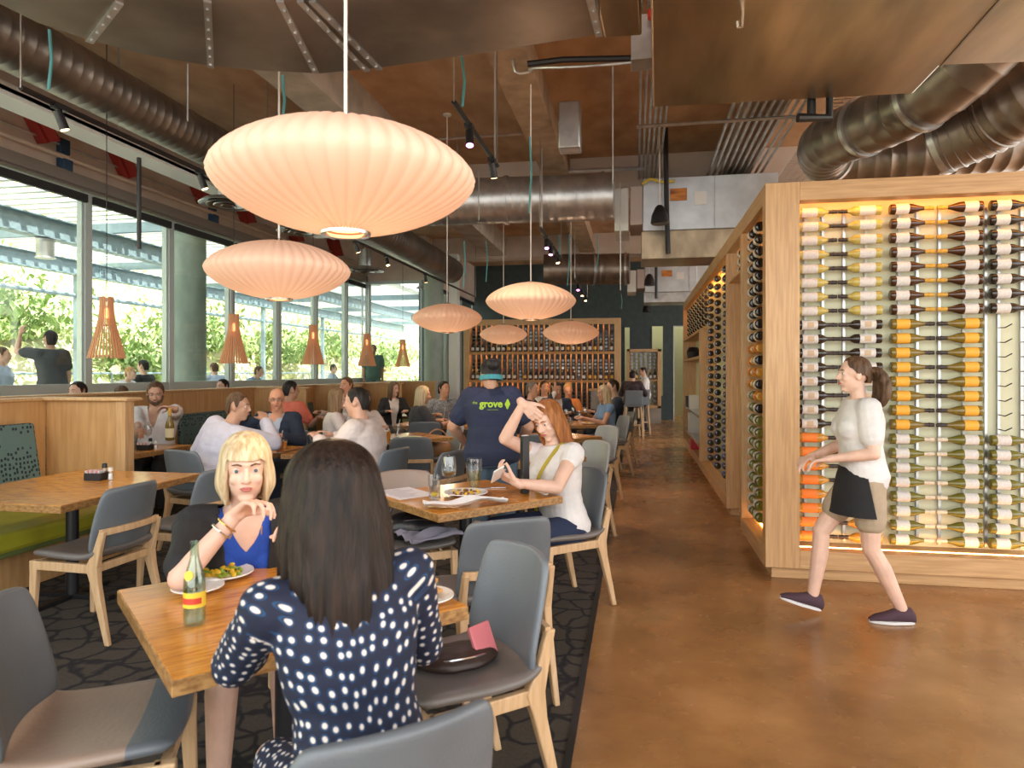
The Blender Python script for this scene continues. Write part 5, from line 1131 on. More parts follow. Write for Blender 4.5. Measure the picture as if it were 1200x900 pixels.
def caddy(p, lab, rz=0):
    t = thing('condiment_caddy', lab, 'caddy', p, rz, 'condiment caddies'); bm = B(); bx(bm, -.075, .045, -.05, .05, 0, .008); bx(bm, -.075, -.07, -.05, .05, .008, .05); bx(bm, .04, .045, -.05, .05, .008, .05); bx(bm, -.07, .04, -.05, -.045, .008, .05); bx(bm, -.07, .04, .045, .05, .008, .05); obj('tray', bm, black_metal, t, smooth=False)
    bm = B()
    for i in range(7): X = Matrix.Translation((-.06+i*.011, 0, .01)) @ Matrix.Rotation(.1*(i-3), 4, 'Y'); bx(bm, -.003, .003, -.035, .035, 0, .058, X=X, mi=i % 2)
    obj('sugar_packets', bm, [paper, mat('pink_packet', (.8, .35, .35), .7)], t, smooth=False)
    for i, (x, y, c, h) in enumerate(((.085, .0, white_paint, .085), (.02, .03, black_metal, .10))):
        s_ = thing('shaker', '%s-topped shaker at the %s' % (['white', 'black'][i], lab.split(' on the ')[-1]), 'shaker', V(p)+Matrix.Rotation(rz, 3, 'Z') @ V((x, y, 0 if i == 0 else .008)), 0, 'salt and pepper shakers'); bm = B(); lathe(bm, [(0, 0), (.018, 0), (.017, h*.6), (.014, h*.7), (0, h*.7)], 16); obj('shaker_body', bm, tumbler_m, s_); bm = B(); lathe(bm, [(.014, h*.7), (.017, h*.72), (.016, h), (0, h+.004)], 16); obj('lid', bm, c, s_)
        bm = B(); lathe(bm, [(0, .002), (.015, .002), (.014, h*.5), (0, h*.5)], 12); obj('seasoning', bm, [paper, brownf][i], s_)
caddy(onz(116, 562, TZ), 'black condiment caddy with sugar packets on the long booth table', .1)
caddy(onz(172, 527, TZ), 'dark condiment caddy on the bearded man table', .2)
glass_thing('empty glass pitcher-sized tumbler before the bearded man', onz(154, 530, TZ), .19, .055, 'pint', (water, .4)); glass_thing('glass of iced tea with orange slice at the left of the bearded man', onz(146, 526, TZ)+V((-.08, .1, 0)), .15, .04, 'tumbler', (tea, .8), ice=True)
glass_thing('stemmed wine glass held before the bearded man', onz(165, 523, TZ)+V((0, .1, 0)), .20, .04, 'wine')
glass_thing('glass of iced tea with two straws before the bald man', onz(328, 531, TZ), .155, .04, 'tumbler', (tea, .7), straw=True, ice=True); glass_thing('small glass of orange drink left of the bald man hand', onz(338, 526, TZ)+V((-.05, 0, 0)), .09, .035, 'tumbler', (oj, .8))
for i, (px, py, hh, r, kind, dk, st_, lab) in enumerate(((453, 520, .15, .045, 'tumbler', (oj, .9), 0, 'large amber drink on the orange-drinks table'), (444, 515, .13, .04, 'tumbler', (oj, .7), 0, 'smaller orange drink left of the large amber one'), (466, 512, .15, .04, 'tumbler', (water, .6), 1, 'iced glass with straw beside the amber drink'), (460, 524, .08, .03, 'tumbler', (cola, .9), 0, 'short dark cup in front of the amber drink'),
    (497, 496, .17, .035, 'tumbler', (water, .5), 1, 'water glass with straw before the blonde diner, left one'), (505, 495, .12, .035, 'tumbler', (oj, .8), 0, 'orange drink before the blonde diner'), (520, 495, .17, .035, 'tumbler', (water, .4), 1, 'water glass with straw before the blonde diner, right one'), (513, 497, .10, .035, 'tumbler', (tea, .7), 0, 'small amber drink right of the blonde diner'), (526, 496, .16, .03, 'tumbler', (water, .5), 0, 'narrow clear glass at the end of the long table'),
    (655, 494, .21, .042, 'wine', (whitew, .5), 0, 'wine glass on the far table, leftmost'), (664, 496, .21, .042, 'wine', (whitew, .2), 0, 'wine glass on the far table, second from left'), (672, 493, .21, .042, 'wine', None, 0, 'wine glass on the far table, middle'), (679, 495, .17, .04, 'pint', (water, .5), 0, 'tall water glass on the far table'), (686, 494, .21, .042, 'wine', (cola, .4), 0, 'wine glass with red wine on the far table'), (668, 499, .12, .035, 'tumbler', (oj, .3), 0, 'short glass at the near edge of the far table'),
    (664, 512, .20, .045, 'pint', (water, .5), 0, 'tall glass standing on the fourth table'))):
    glass_thing(lab, onz(px, py, TZ), hh, r, kind, dk, bool(st_))
plate('white plate on the far table near the blonde in blue', onz(690, 497, TZ), .12, food=leaf_bits([('food', corn)], 14, .6, .02)); plate('white plate of food at the left of the far table', onz(650, 499, TZ), .11, food=leaf_bits([('food', brownf)], 14, .6, .02))
plate('flat yellow-green menu plate on the orange-drinks table', onz(484, 514, TZ), .10, lime)
# bags
def bag(lab, loc, rz, sx, sy, sz, m, name='handbag', strap=True):
    t = thing(name, lab, 'bag', loc, rz); bm = B(); ell(bm, (0, 0, sz*.48), sx, sy, sz*.5, n=20)
    for v in bm.verts: v.co.z = max(v.co.z, 0); v.co += V((1, 1, .6))*0+v.co.normalized()*.012*noise.noise(v.co*18)
    obj('bag_body', bm, m, t)
    bm = B(); tube(bm, smooth_path([(-sx*.9, -sy*.2, sz*.55), (-sx*.3, -sy*.75, sz*.8), (sx*.3, -sy*.75, sz*.8), (sx*.9, -sy*.2, sz*.55)], 6), .004, 6); obj('zip_seam', bm, steel, t)
    if strap: bm = B(); tube(bm, smooth_path([(-sx*.8, 0, sz*.6), (-sx*.6, .02, sz*1.25), (0, .03, sz*1.5), (sx*.6, .02, sz*1.25), (sx*.8, 0, sz*.6)], 6), .008, 8); obj('strap', bm, m, t)
    return t
dk_leather = mat('dark_brown_bag_leather', (.035, .02, .015), .5, bump=.5, bscale=30); tan_leather = mat('tan_bag_leather', (.36, .19, .08), .45, bump=.5, bscale=20); blk_leather = mat('black_bag_leather', (.012, .011, .012), .35, bump=.5, bscale=22)
pc = CH['bag'].location; bag('dark brown leather clutch on the grey-blue chair seat', (pc.x-.0, pc.y+.0, .476), radians(35), .15, .10, .07, dk_leather, 'clutch_purse', False)
t = thing('pink_wallet', 'pink wallet sticking out behind the dark clutch', 'wallet', (pc.x+.10, pc.y+.04, .505), radians(60)); bm = B(); X = Matrix.Rotation(radians(65), 4, 'X'); bx(bm, -.05, .05, -.0, .11, -.008, .008, X=X); obj('wallet_body', bm, mat('pink_leather', (.75, .22, .25), .4), t, smooth=False, bevel=.004)
pc = CH['g'].location; bag('slouchy tan handbag on the chair with painted pale reflection', (pc.x, pc.y, .474), .6, .17, .13, .22, tan_leather)
pc = CH['t2'].location; bag('black handbag with buckle on the seat behind the second table', (pc.x+.02, pc.y-.03, .474), .4, .19, .14, .18, blk_leather)
bag('black leather handbag on the floor below the left booth table', (-3.35, 5.05, .006), .3, .24, .16, .38, blk_leather)
j_ = obj('folded_jacket', drape(.30, .34, 21, fold=.05), mat('grey_lilac_cloth', (.26, .24, .30), .9), loc=CH['t2'].location+V((.12, -.10, .50)), rz=.8); j_.modifiers.new('s', 'SOLIDIFY').thickness = .01; tag(j_, 'grey lilac cloth folded on the seat before the second table', 'cloth')
# ---------------------------------------------------------------- the people
def dots_mat():
    m, n, l, b = nt('navy_dotted_jersey'); setc(b, (.02, .03, .09), .8)
    tc = n.new('ShaderNodeTexCoord'); v = n.new('ShaderNodeTexVoronoi'); v.voronoi_dimensions = '2D'; v.inputs['Scale'].default_value = 31; v.inputs['Randomness'].default_value = .5
    uv = n.new('ShaderNodeUVMap'); uv.uv_map = 'cloth'
    l.new(uv.outputs[0], v.inputs[0])
    r = n.new('ShaderNodeValToRGB'); l.new(v.outputs['Distance'], r.inputs[0]); r.color_ramp.interpolation = 'EASE'; e = r.color_ramp.elements
    e[0].position = .185; e[0].color = (.74, .68, .62, 1); e[1].position = .215; e[1].color = (.03, .010, .018, 1)
    for p_, c in ((.26, (.012, .045, .12, 1)), (.31, (.010, .06, .15, 1)), (.36, (.008, .012, .034, 1))): x = e.new(p_); x.color = c
    l.new(r.outputs[0], b.inputs['Base Color']); return m
dots = dots_mat()
def facing(dx, dy): return yaw_of(dx, dy)
def seat(ch, fwd=0, z=.47):
    """person origin for somebody sitting on chair ch"""
    c = CH[ch]; y = c.rotation_euler.z; return V((c.location.x-sin(y)*fwd, c.location.y+cos(y)*fwd, 0)), y
# woman in the dotted dress, back to us
loc, y = seat('dot', -.03); loc = loc+V((.016, .0, 0))
dotw, J = person('woman with long dark hair in navy polka-dot dress seen from behind, foreground', loc, y, s=1.0, g=.93, lean=.16, side=-.08, pz=.605, neck=.155, twist=-.10, head=(.05, -.12, 0), fem=True, sk=fair, hair=('none', h_dark), top=(dots, 'elbow', .011, 'dress_top'), bottom=(dots, 'skirt'), vox=.007, HL=at(330, 738, 1.82), HR=(.16, .42, .80), poleL=at(258, 800, 1.60), poleR=(.6, -.2, -1), face=0, shoes=shoe_blk)
# her hair: one heavy fall down the back
def cloth_uv(o, J, sh):
    me = o.data; uv = me.uv_layers.new(name='cloth'); nb, sp, rT, fT = J['nb'], J['sp'], J['rT'], J['fT']
    segs = []
    for k, sg in (('R', 1), ('L', -1)):
        s_ = nb-sp*.045+rT*sg*sh; segs += [(s_, J['e'+k], .052), (J['e'+k], J['w'+k], .040)]
    ls = [(J['hipR'], J['kR'], .08), (J['hipL'], J['kL'], .08)] if o.name.startswith('skirt') else []
    for p in me.polygons:
        c = p.center; q = c-J['pel']; ax = abs(q.dot(rT)); best = None
        for i, (a, b_, r) in enumerate(segs+ls):
            d = b_-a; t = max(0, min(1, (c-a).dot(d)/d.length_squared)); dist = (c-a-d*t).length-r
            if (t > .10 or i > 3) and dist < .03 and (best is None or dist < best[0]) and (ax > .15 or i % 2 or i > 3): best = (dist, i, a, b_, r)
        for li in p.loop_indices:
            v = me.vertices[me.loops[li].vertex_index].co
            if best:
                _, i, a, b_, r = best; d = (b_-a).normalized(); x, y_ = basis(d); w = v-a; h = w.dot(d); cw = (c-a).cross(d); an = atan2(w.dot(y_), w.dot(x)); ac = atan2((c-a).dot(y_), (c-a).dot(x))
                if an-ac > pi: an -= 2*pi
                if ac-an > pi: an += 2*pi
                uv.data[li].uv = (an*(r+.012)+i*3.3, h)
            else:
                w = v-J['pel']; X_, Y_, h = w.dot(rT), w.dot(fT), w.dot(sp); an = atan2(X_, -Y_); cc = c-J['pel']; ac = atan2(cc.dot(rT), -cc.dot(fT))
                if an-ac > pi: an -= 2*pi
                if ac-an > pi: an += 2*pi
                uv.data[li].uv = (an*.145, h-.7*sqrt(X_*X_+Y_*Y_))
for c_ in dotw.children:
    if c_.name.startswith(('dress_top', 'skirt')): cloth_uv(c_, J, .15)
bm = B(); hair_shell(bm, J['headpt'], 'heavy', L=-.335, a=.104, b=.120, wide=.30, seed=4); obj('hair', bm, h_dark, parent=dotw, auto=180)
# blonde woman
loc, y = seat('blonde', .09); loc = loc+V((-.035, -.01, 0))
bl, J = person('blonde woman in black cardigan and blue top resting her hand at her mouth', loc, y, s=1.08, g=1.0, lean=.36, side=-.02, pz=.488, head=(-.18, -.10, .0), fem=True, sk=pale, hair=('bob', h_blond), top=(blue_c, 'none'), bottom=(black_c, 'skirt'), vox=.0055, HR=at(276, 604, 2.40), poleR=at(210, 672, 2.35), HL=(-.16, .42, .82), jacket=(black_c, 'short'), dirR=V((.36, -.05, .24)), nR=(.2, .1, -1), curl=.85, neck_open=.10)
for i, rr in enumerate((.034, .036)):
    bm = B(); c = J['wR'].lerp(J['eR'], .16+.10*i); d = (J['eR']-J['wR']).normalized(); x, yy = basis(d); tube(bm, [c+(x*cos(t)+yy*sin(t))*rr for t in [2*pi*k/20 for k in range(21)]], .0028, 6); obj('bracelet', bm, steel if i else mat('gold', (.75, .48, .15), .25, 1), bl)
bm = B(); ell(bm, J['headpt'](.079, .008, -.045), .009, .009, .011); obj('earring', bm, MATS['gold'], bl); bm = B(); ell(bm, J['headpt'](-.079, .008, -.045), .009, .009, .011); obj('earring', bm, MATS['gold'], bl)
bm = B(); pp = [J['nb']+J['rT']*sx*.05+J['fT']*(.085+.03*k)-J['sp']*(.02+.16*k) for sx, k in ((-1, 0), (-.9, .5), (0, 1.0), (.9, .5), (1, 0))]; tube(bm, smooth_path(pp, 5), .0025, 6); c = pp[2]; ell(bm, c+J['fT']*.01-V((0, 0, .03)), .018, .009, .030); obj('necklace', bm, mat('amber_pendant', (.70, .42, .14), .3, .6), bl)
# red-haired woman with phone
loc, y = seat('phone', .01); loc = loc+V((.05, .01, 0))
rd, J = person('red-haired woman in white top reading her phone, hand on forehead', loc, y, s=1.07, g=1.02, lean=.13, side=.06, pz=.52, head=(.35, -.40, .14), twist=.2, fem=True, sk=pale, hair=('long', h_red, -.30), top=(w_shirt, 'cap', .014), bottom=(mat('dark_denim', (.012, .022, .06), .85), 'long'), vox=.0055, HR=at(613, 473, 4.30), poleR=at(545, 482, 4.15), HL=at(606, 566, 3.98), poleL=(-.7, -.6, -1), dirR=V((.11, -.02, -.10)), nR=(.1, -.9, -.5), nL=(.6, .1, .9), dirL=V((-.20, -.02, .10)), curls=[[.2, .75, .8, .85, .9], [.6, .8, .8, .9, 1.0]], shoes=None, feet=((.10, .34, .09), (-.12, .30, .09)))
bm = B(); a = J['nb']+J['rT']*.02; st_ = [J['nb']-J['rT']*.085-J['sp']*.01-J['fT']*.045, J['nb']-J['rT']*.09+J['sp']*.012+J['fT']*.01, J['nb']-J['rT']*.065+J['fT']*.085-J['sp']*.04, J['pel']+J['sp']*.32+J['fT']*.145, J['pel']+J['sp']*.20+J['rT']*.06+J['fT']*.125, J['pel']+J['sp']*.08+J['rT']*.13+J['fT']*.09]
P_ = smooth_path(st_, 6); R_ = []
for i, p_ in enumerate(P_):
    d = (P_[min(i+1, len(P_)-1)]-P_[max(i-1, 0)]).normalized(); out = (p_-(J['pel']+J['sp']*.3)); out = (out-d*out.dot(d)).normalized(); sd = d.cross(out); R_.append([p_+sd*a_+out*b_ for a_, b_ in ((-.011, .008), (.011, .008), (.011, .014), (-.011, .014))])
rings(bm, R_); obj('bag_strap', bm, mat('mustard_strap', (.42, .33, .03), .6), rd, smooth=False)
for an, sg in (((.10, .34, .09), 1), ((-.12, .30, .09), -1)):
    bm = B(); poly = [(an[0]+.042*cos(q), an[1]+.055+.125*sin(q)) for q in [2*pi*i/18 for i in range(18)]]; prism(bm, poly, .008, .024); tube(bm, smooth_path([(an[0]-.04, an[1]+.07, .03), (an[0], an[1]+.09, .065), (an[0]+.04, an[1]+.07, .03)], 4), .007, 6); obj('sandal', bm, mat('green_sandal', (.02, .35, .16), .5), rd)
wp = wpt(rd, J['wL']); t = thing('mobile_phone', 'pale mobile phone held by the red-haired woman', 'phone', at(583, 556, 3.93)); bm = B(); X = Matrix.Rotation(radians(20), 4, 'Z') @ Matrix.Rotation(radians(-35), 4, 'X') @ Matrix.Rotation(radians(-30), 4, 'Y'); bx(bm, -.036, .036, -.072, .072, -.004, .004, X=X); obj('phone_case', bm, porcelain, t, smooth=False, bevel=.003); bm = B(); bx(bm, -.032, .032, -.066, .066, .004, .0048, X=X); obj('phone_screen', bm, mat('phone_glass', (.02, .02, .03), .1), t, smooth=False)
# the standing server in navy
sv, J = person('server in navy T-shirt with green logo standing with their back turned', (-1.06, 4.98, 0), radians(6), sit=False, s=.975, g=1.27, lean=.12, side=-.03, pz=.92*.975, neck=.135, head=(.55, -.12, .05), fem=True, sk=tan, hair=('bun', h_black), top=(navy, 'short', .020), bottom=(jeans_lt, 'long'), vox=.007, HR=(.20, .30, .98), HL=(-.24, .26, .96), poleR=(1, -.5, -.6), poleL=(-1, -.4, -.6), face=0)
bm = B(); Hm_ = J['headpt']; 
R_ = []
for i in range(15):
    t_ = radians(150+i*240/14); R_.append([Hm_(.089*cos(t_)*k, -.02+.105*sin(t_)*k, z) for k, z in ((1.0, -.045), (1.0, -.01), (.9, -.01), (.9, -.045))])
rings(bm, R_); obj('head_band', bm, mat('teal_scarf', (.06, .30, .34), .8), sv, smooth=False)
dg = bpy.context.evaluated_depsgraph_get(); sh = [c for c in sv.children if c.name.startswith('shirt')][0]
bvh = BVHTree.FromPolygons([v.co for v in sh.data.vertices], [tuple(p.vertices) for p in sh.data.polygons])
def print_text(txt, size, cx, cz, m, parent, nm, thick=0):
    cu = bpy.data.curves.new(nm, 'FONT'); cu.body = txt; cu.size = size; cu.align_x = 'CENTER'; cu.resolution_u = 3; cu.offset = thick
    o = bpy.data.objects.new(nm, cu); COL.objects.link(o); d = bpy.context.evaluated_depsgraph_get(); me = bpy.data.meshes.new_from_object(o.evaluated_get(d)); bpy.data.objects.remove(o)
    b2 = B(); b2.from_mesh(me); bmesh.ops.subdivide_edges(b2, edges=[e for e in b2.edges if e.calc_length() > .012], cuts=2); b2.to_mesh(me); b2.free(); me.materials.clear()
    drop = []
    for v in me.vertices:
        p = V((cx+v.co.x, -1, cz+v.co.y)); hit = bvh.ray_cast(p, V((0, 1, 0)))[0]; v.co = hit-V((0, .004, 0)) if hit else V((p.x, -.15, p.z))
    return obj(nm, me, m, parent, smooth=False)
lg = mat('lime_print', (.38, .60, .03), .6); zc = (J['nb']-J['sp']*.10).z
print_text('grove', .075, .005, zc-.01, lg, sv, 'printed_word', .0022); print_text('the', .030, -.118, zc+.012, lg, sv, 'printed_small_word'); print_text('american kitchen', .012, .02, zc-.033, lg, sv, 'printed_tagline')
bm = B()
def leafshape(cx, cz, w, h): 
    vs = []
    for i in range(16):
        t_ = 2*pi*i/16; p = V((cx+w*cos(t_)*abs(cos(t_))**.6, -1, cz+h*sin(t_)*abs(sin(t_))**.6)); q = bvh.ray_cast(p, V((0, 1, 0)))[0]; vs.append(bm.verts.new((q if q else V((p.x, -.15, p.z)))-V((0, .005, 0))))
    bm.faces.new(vs)
for cx, cz in ((.118, zc+.012), (.135, zc+.012), (.1265, zc+.030), (.1265, zc-.008)): leafshape(cx, cz, .011, .020)
obj('printed_emblem', bm, lg, sv, smooth=False)
tw = obj('side_towel', drape(.10, .32, 31, fold=.04), linen, loc=wpt(sv, (.235, .02, .82))); tw.rotation_euler = (0, radians(90), radians(15)); tw.modifiers.new('s', 'SOLIDIFY').thickness = .01; tag(tw, 'white side towel hanging at the hip of the server in navy', 'towel')
# the server walking past the wine room
wk, J = person('woman in white shirt, khaki shorts and black apron walking past the wine wall', (1.36, 4.47, 0), radians(92), sit=False, s=.955, g=1.04, lean=.05, pz=.875, head=(.0, .0, .0), fem=True, sk=pale, hair=('ponytail', h_brown), top=(w_shirt, 'short', .018), bottom=(khaki, 'shorts'), shoes=shoe_m, vox=.0065, HL=(-.13, .24, 1.03), poleL=(-.6, -1, -.6), HR=(.12, .27, 1.02), poleR=(.8, -.9, -.4), feet=((.06, .29, .125), (-.06, -.20, .095)), foot_pitch=(.28, .0), curl=.6)
bm = B(); J_ = J; S = []
for h, a, b_ in ((-.24, .215, .20), (-.12, .210, .175), (.0, .188, .150), (.055, .172, .135)):
    ring = []
    for i in range(19):
        q = radians(30+i*(138-h*60)/18); ring.append(J['pel']+V((0, 0, h))+V((a*cos(q), b_*sin(q)+.005, 0)))
    S.append(ring+[p+(J['pel']-p).normalized()*.006 for p in ring[::-1]])
rings(bm, S); obj('apron', bm, black_c, wk)
bm = B(); rings(bm, [[J['pel']+V((0, 0, h))+V((a*cos(2*pi*i/24), b_*sin(2*pi*i/24)+.004, 0)) for i in range(24)] for h, a, b_ in ((.03, .176, .137), (.062, .172, .132), (.062, .166, .126), (.03, .170, .131))], False); obj('apron_band', bm, black_c, wk)
# ---- seated guests
def guest(label, ch=None, loc=None, yaw=0, **k):
    if ch: l_, y = seat(ch, k.pop('fwd', 0)); loc = loc or l_; yaw = y+k.pop('dy', 0)
    k.setdefault('vox', .010); return person(label, V(loc), yaw, **k)
gF, JF = guest('bearded man in open white shirt lifting a champagne bottle at the window booth', loc=(-5.14, 6.62, 0), yaw=facing(.45, -.9), s=1.07, g=1.1, pz=.60, head=(.15, -.35, 0), sk=tan, hair=('short', h_brown), top=(w_shirt, 'rolled', .02), bottom=(grey_c, 'long'), HL=at(203, 476, 6.75), poleL=(-1, -.1, -.7), dirL=V((-.1, -.05, .02)), nL=(0, .3, -1), HR=at(163, 513, 6.6), neck_open=.17, curl=.7, vox=.008)
bm = B(); hp = JF['headpt']; ell(bm, hp(0, .035, -.072), .052, .052, .045); tube(bm, [hp(-.068, .0, -.02), hp(-.05, .045, -.07), hp(0, .078, -.095), hp(.05, .045, -.07), hp(.068, .0, -.02)], .016, 8); ell(bm, hp(0, .086, -.036), .026, .008, .006); me = remesh(bm, .006, 2); wrinkle(me, .003, 60); obj('beard', me, h_brown, gF)
p = at(199, 516, 6.62); bo = make_bottle('burg', g_olive, mat('cream_wine_label', (.75, .68, .45), .6), cap_gold, 'champagne bottle held up by the bearded man', None, (.03, .115), (pi*.9, pi*2.1)); bo.location = p; bo.rotation_euler = (.05, .04, 0); bo['category'] = 'bottle'; bo.scale = (1.05, 1.05, 1.05)
gG, _ = guest('man in white shirt turned away, leaning to the bald man', 'gg', s=1.05, g=1.15, pz=.58, lean=.35, side=.25, head=(-1.15, -.1, 0), sk=tan, hair=('short', h_brown), top=(lav, 'long', .02), bottom=(grey_c, 'long'), HR=(.22, .44, 1.0), poleR=(1, .2, -1))
gH, JH = guest('bald man with glasses in navy blazer and blue shirt', 'hh', s=1.02, g=1.12, pz=.57, lean=.14, head=(.35, -.15, 0), sk=ruddy, hair=('bald', h_brown), top=(lt_blue, 'long'), bottom=(suit, 'long'), jacket=(suit, 'long'), HR=(.34, .16, 1.06), poleR=(1, -.2, -1), neck_open=.06, vox=.008)
bm = B(); hp = JH['headpt']
for sg in (-1, 1): tube(bm, [hp(sg*.032+.019*cos(q), .088-.006*abs(cos(q)), .010+.014*sin(q)) for q in [2*pi*i/16 for i in range(17)]], .0014, 5); tube(bm, [hp(sg*.051, .08, .012), hp(sg*.076, .0, .012)], .0013, 5)
tube(bm, [hp(-.013, .090, .012), hp(.013, .090, .012)], .0014, 5); obj('glasses', bm, black_metal, gH)
guest('man in coral shirt and dark cap turning away at the window booth', loc=(-4.50, 8.2, 0), yaw=facing(.2, .98), s=1.05, g=1.12, pz=.60, lean=.15, head=(-.5, 0, 0), sk=tan, hair=('short', h_black), top=(coral, 'short', .02), bottom=(grey_c, 'long'), HR=(.42, .10, .86), poleR=(1, .2, -.6), face=0)
guest('woman with long light-brown hair in white top seen from behind, centre left', 'j', dy=.0, s=1.0, g=.98, pz=.56, lean=.12, fem=True, sk=fair, hair=('long', hair_mat('light_brown_hair', (.16, .09, .045), (.34, .22, .12))), top=(pink_w, 'elbow', .016), bottom=(jeans, 'long'), head=(-.3, 0, 0))
guest('dark-haired man in white shirt and tie in profile, centre', 'k', dy=.25, s=1.07, g=1.20, pz=.57, lean=.20, head=(.15, -.10, 0), sk=fair, hair=('short', h_black), top=(pink_w, 'long', .022), bottom=(grey_c, 'long'), HL=(-.14, .40, .86), HR=(.14, .40, .86), vox=.008)
guest('girl with sunglasses pushed up on her head, behind the man in white shirt', 'm', fwd=-.02, s=.96, g=.95, pz=.55, lean=.12, fem=True, sk=fair, hair=('long', h_brown), top=(pink_w, 'elbow'), bottom=(jeans, 'long'), head=(-.2, -.25, 0))
guest('man in pale shirt at the window booth left of the diners, head above the divider', loc=(-4.08, 9.35, 0), yaw=facing(-.6, -.8), s=1.06, g=1.1, pz=.63, lean=.1, sk=ruddy, hair=('short', h_brown), top=(pink_w, 'long'), bottom=(grey_c, 'long'), head=(.4, 0, 0))
guest('woman in dark jacket with wavy brown hair at the far window booth', loc=(-4.06, 11.0, 0), yaw=facing(.5, -.85), s=1.0, g=1.0, pz=.58, lean=.1, fem=True, sk=fair, hair=('long', h_brown), top=(pink_w, 'elbow'), bottom=(grey_c, 'long'), jacket=(black_c, 'long'), head=(.5, -.1, 0))
guest('blonde woman in black T-shirt smiling over the long table', loc=(-2.95, 8.85, 0), yaw=facing(.75, .55), s=1.0, g=1.05, pz=.56, lean=.16, fem=True, sk=tan, hair=('long', h_blond), top=(grey_c, 'elbow', .016), bottom=(jeans, 'long'), head=(-.5, -.1, 0), HL=(-.2, .4, .82), HR=(.2, .42, .82))
guest('man in grey check shirt behind the blonde diner in black', loc=(-2.95, 10.2, 0), yaw=facing(.4, -.9), s=1.04, g=1.05, pz=.58, lean=.12, sk=tan, hair=('short', h_dark), top=(mat('grey_check', (.20, .22, .25), .8, var=.5, scale=60), 'long'), bottom=(jeans, 'long'), head=(.5, 0, 0), HL=(-.25, .38, .95))
guest('ginger-haired guest half hidden left of the server in navy', loc=(-2.2, 10.5, 0), yaw=facing(-.5, -.85), s=1.0, g=1.0, pz=.56, sk=fair, hair=('swept', hair_mat('ginger_hair', (.40, .20, .06), (.60, .35, .14))), top=(w_shirt, 'long'), bottom=(jeans, 'long'), head=(-.3, 0, 0))
guest('grey-haired man at the far table seen from behind', loc=(-1.65, 10.35, 0), yaw=facing(.9, -.1), s=1.04, g=1.1, pz=.57, lean=.1, sk=tan, hair=('short', h_grey), top=(navy, 'long'), bottom=(grey_c, 'long'), face=0, head=(-.3, 0, 0))
guest('ruddy man facing the grey-haired man at the far table', loc=(-1.6, 11.95, 0), yaw=facing(.1, -1), s=1.03, g=1.05, pz=.57, sk=ruddy, hair=('short', h_brown), top=(w_shirt, 'long'), bottom=(grey_c, 'long'), head=(.4, 0, 0))
guest('man in dark jacket with his hand over his face', loc=(-1.3, 11.0, 0), yaw=facing(.3, -.9), s=1.04, g=1.08, pz=.57, lean=.16, sk=tan, hair=('short', h_black), top=(w_shirt, 'long'), bottom=(suit, 'long'), jacket=(suit, 'long'), HR=(.04, .19, 1.13), poleR=(.9, .5, -1), dirR=V((.02, .0, .1)), nR=(0, -1, .2), head=(.2, -.3, 0))
guest('woman with ginger bun leaning on her hand near the rack', loc=(-1.18, 12.0, 0), yaw=facing(.0, -1), s=.98, g=1.0, pz=.56, fem=True, sk=ruddy, hair=('bun', MATS['ginger_hair']), top=(mat('orange_knit', (.55, .20, .05), .8), 'long'), bottom=(grey_c, 'long'), head=(.2, -.3, .2))
guest('blonde woman in blue off-shoulder dress at the far table', 'r5', s=.99, g=.98, pz=.56, lean=.10, fem=True, sk=tan, hair=('long', h_blond), top=(denim_dress, 'cap', .018, 'dress_top'), bottom=(denim_dress, 'skirt'), head=(.15, -.1, 0), HL=(-.18, .40, .84))
guest('young man in navy suit beside the blonde in blue', 'r6', s=1.06, g=1.0, pz=.58, lean=.06, sk=fair, hair=('short', h_dark), top=(w_shirt, 'long'), bottom=(suit, 'long'), jacket=(suit, 'long'), head=(.05, -.05, 0))
guest('man in white jacket and black trousers standing at the bar', loc=(.24, 18.2, 0), yaw=radians(95), sit=False, s=.97, g=1.0, sk=fair, hair=('short', h_dark), top=(w_shirt, 'long', .02), bottom=(black_c, 'long'), HL=(-.2, .30, 1.06), HR=(.2, .30, 1.06), vox=.012, head=(.1, -.2, 0))
guest('person in dark plaid shirt on the bar stool, back turned', loc=(-.12, 16.12, 0), yaw=radians(-15), s=1.0, g=1.1, pz=.80, lean=.2, sk=fair, hair=('short', h_dark), top=(plaid, 'long', .02), bottom=(black_c, 'long'), feet=((.12, .24, .33), (-.12, .24, .33)), vox=.012, face=0)
# heads beyond the dividers
wb = thing('window_bench', 'upholstered bench behind the long banquette under the windows', 'bench', (-6.75, 5.2, .004)); bm = B(); bx(bm, 0, .85, 0, 10.8, 0, .34); obj('bench_base', bm, booth_wood, wb, smooth=False); bm = B(); bx(bm, 0, .88, 0, 10.8, .34, .47); obj('seat_cushion', bm, olive_v, wb, smooth=False, bevel=.02)
guest('dark-haired guest whose head shows over the near booth divider', loc=(-6.32, 6.9, 0), yaw=radians(178), s=1.05, pz=.60, sk=fair, hair=('short', h_dark), top=(grey_c, 'long'), bottom=(grey_c, 'long'), vox=.012)
guest('brown-haired guest just right of the dark head over the near divider', loc=(-6.25, 7.45, 0), yaw=radians(60), s=1.0, pz=.58, sk=fair, hair=('short', h_brown), top=(w_shirt, 'long'), bottom=(grey_c, 'long'), vox=.012)
guest('dark-haired guest whose head shows over the long banquette', loc=(-6.35, 9.75, 0), yaw=radians(170), s=1.05, pz=.60, sk=fair, hair=('short', h_dark), top=(grey_c, 'long'), bottom=(grey_c, 'long'), vox=.012)
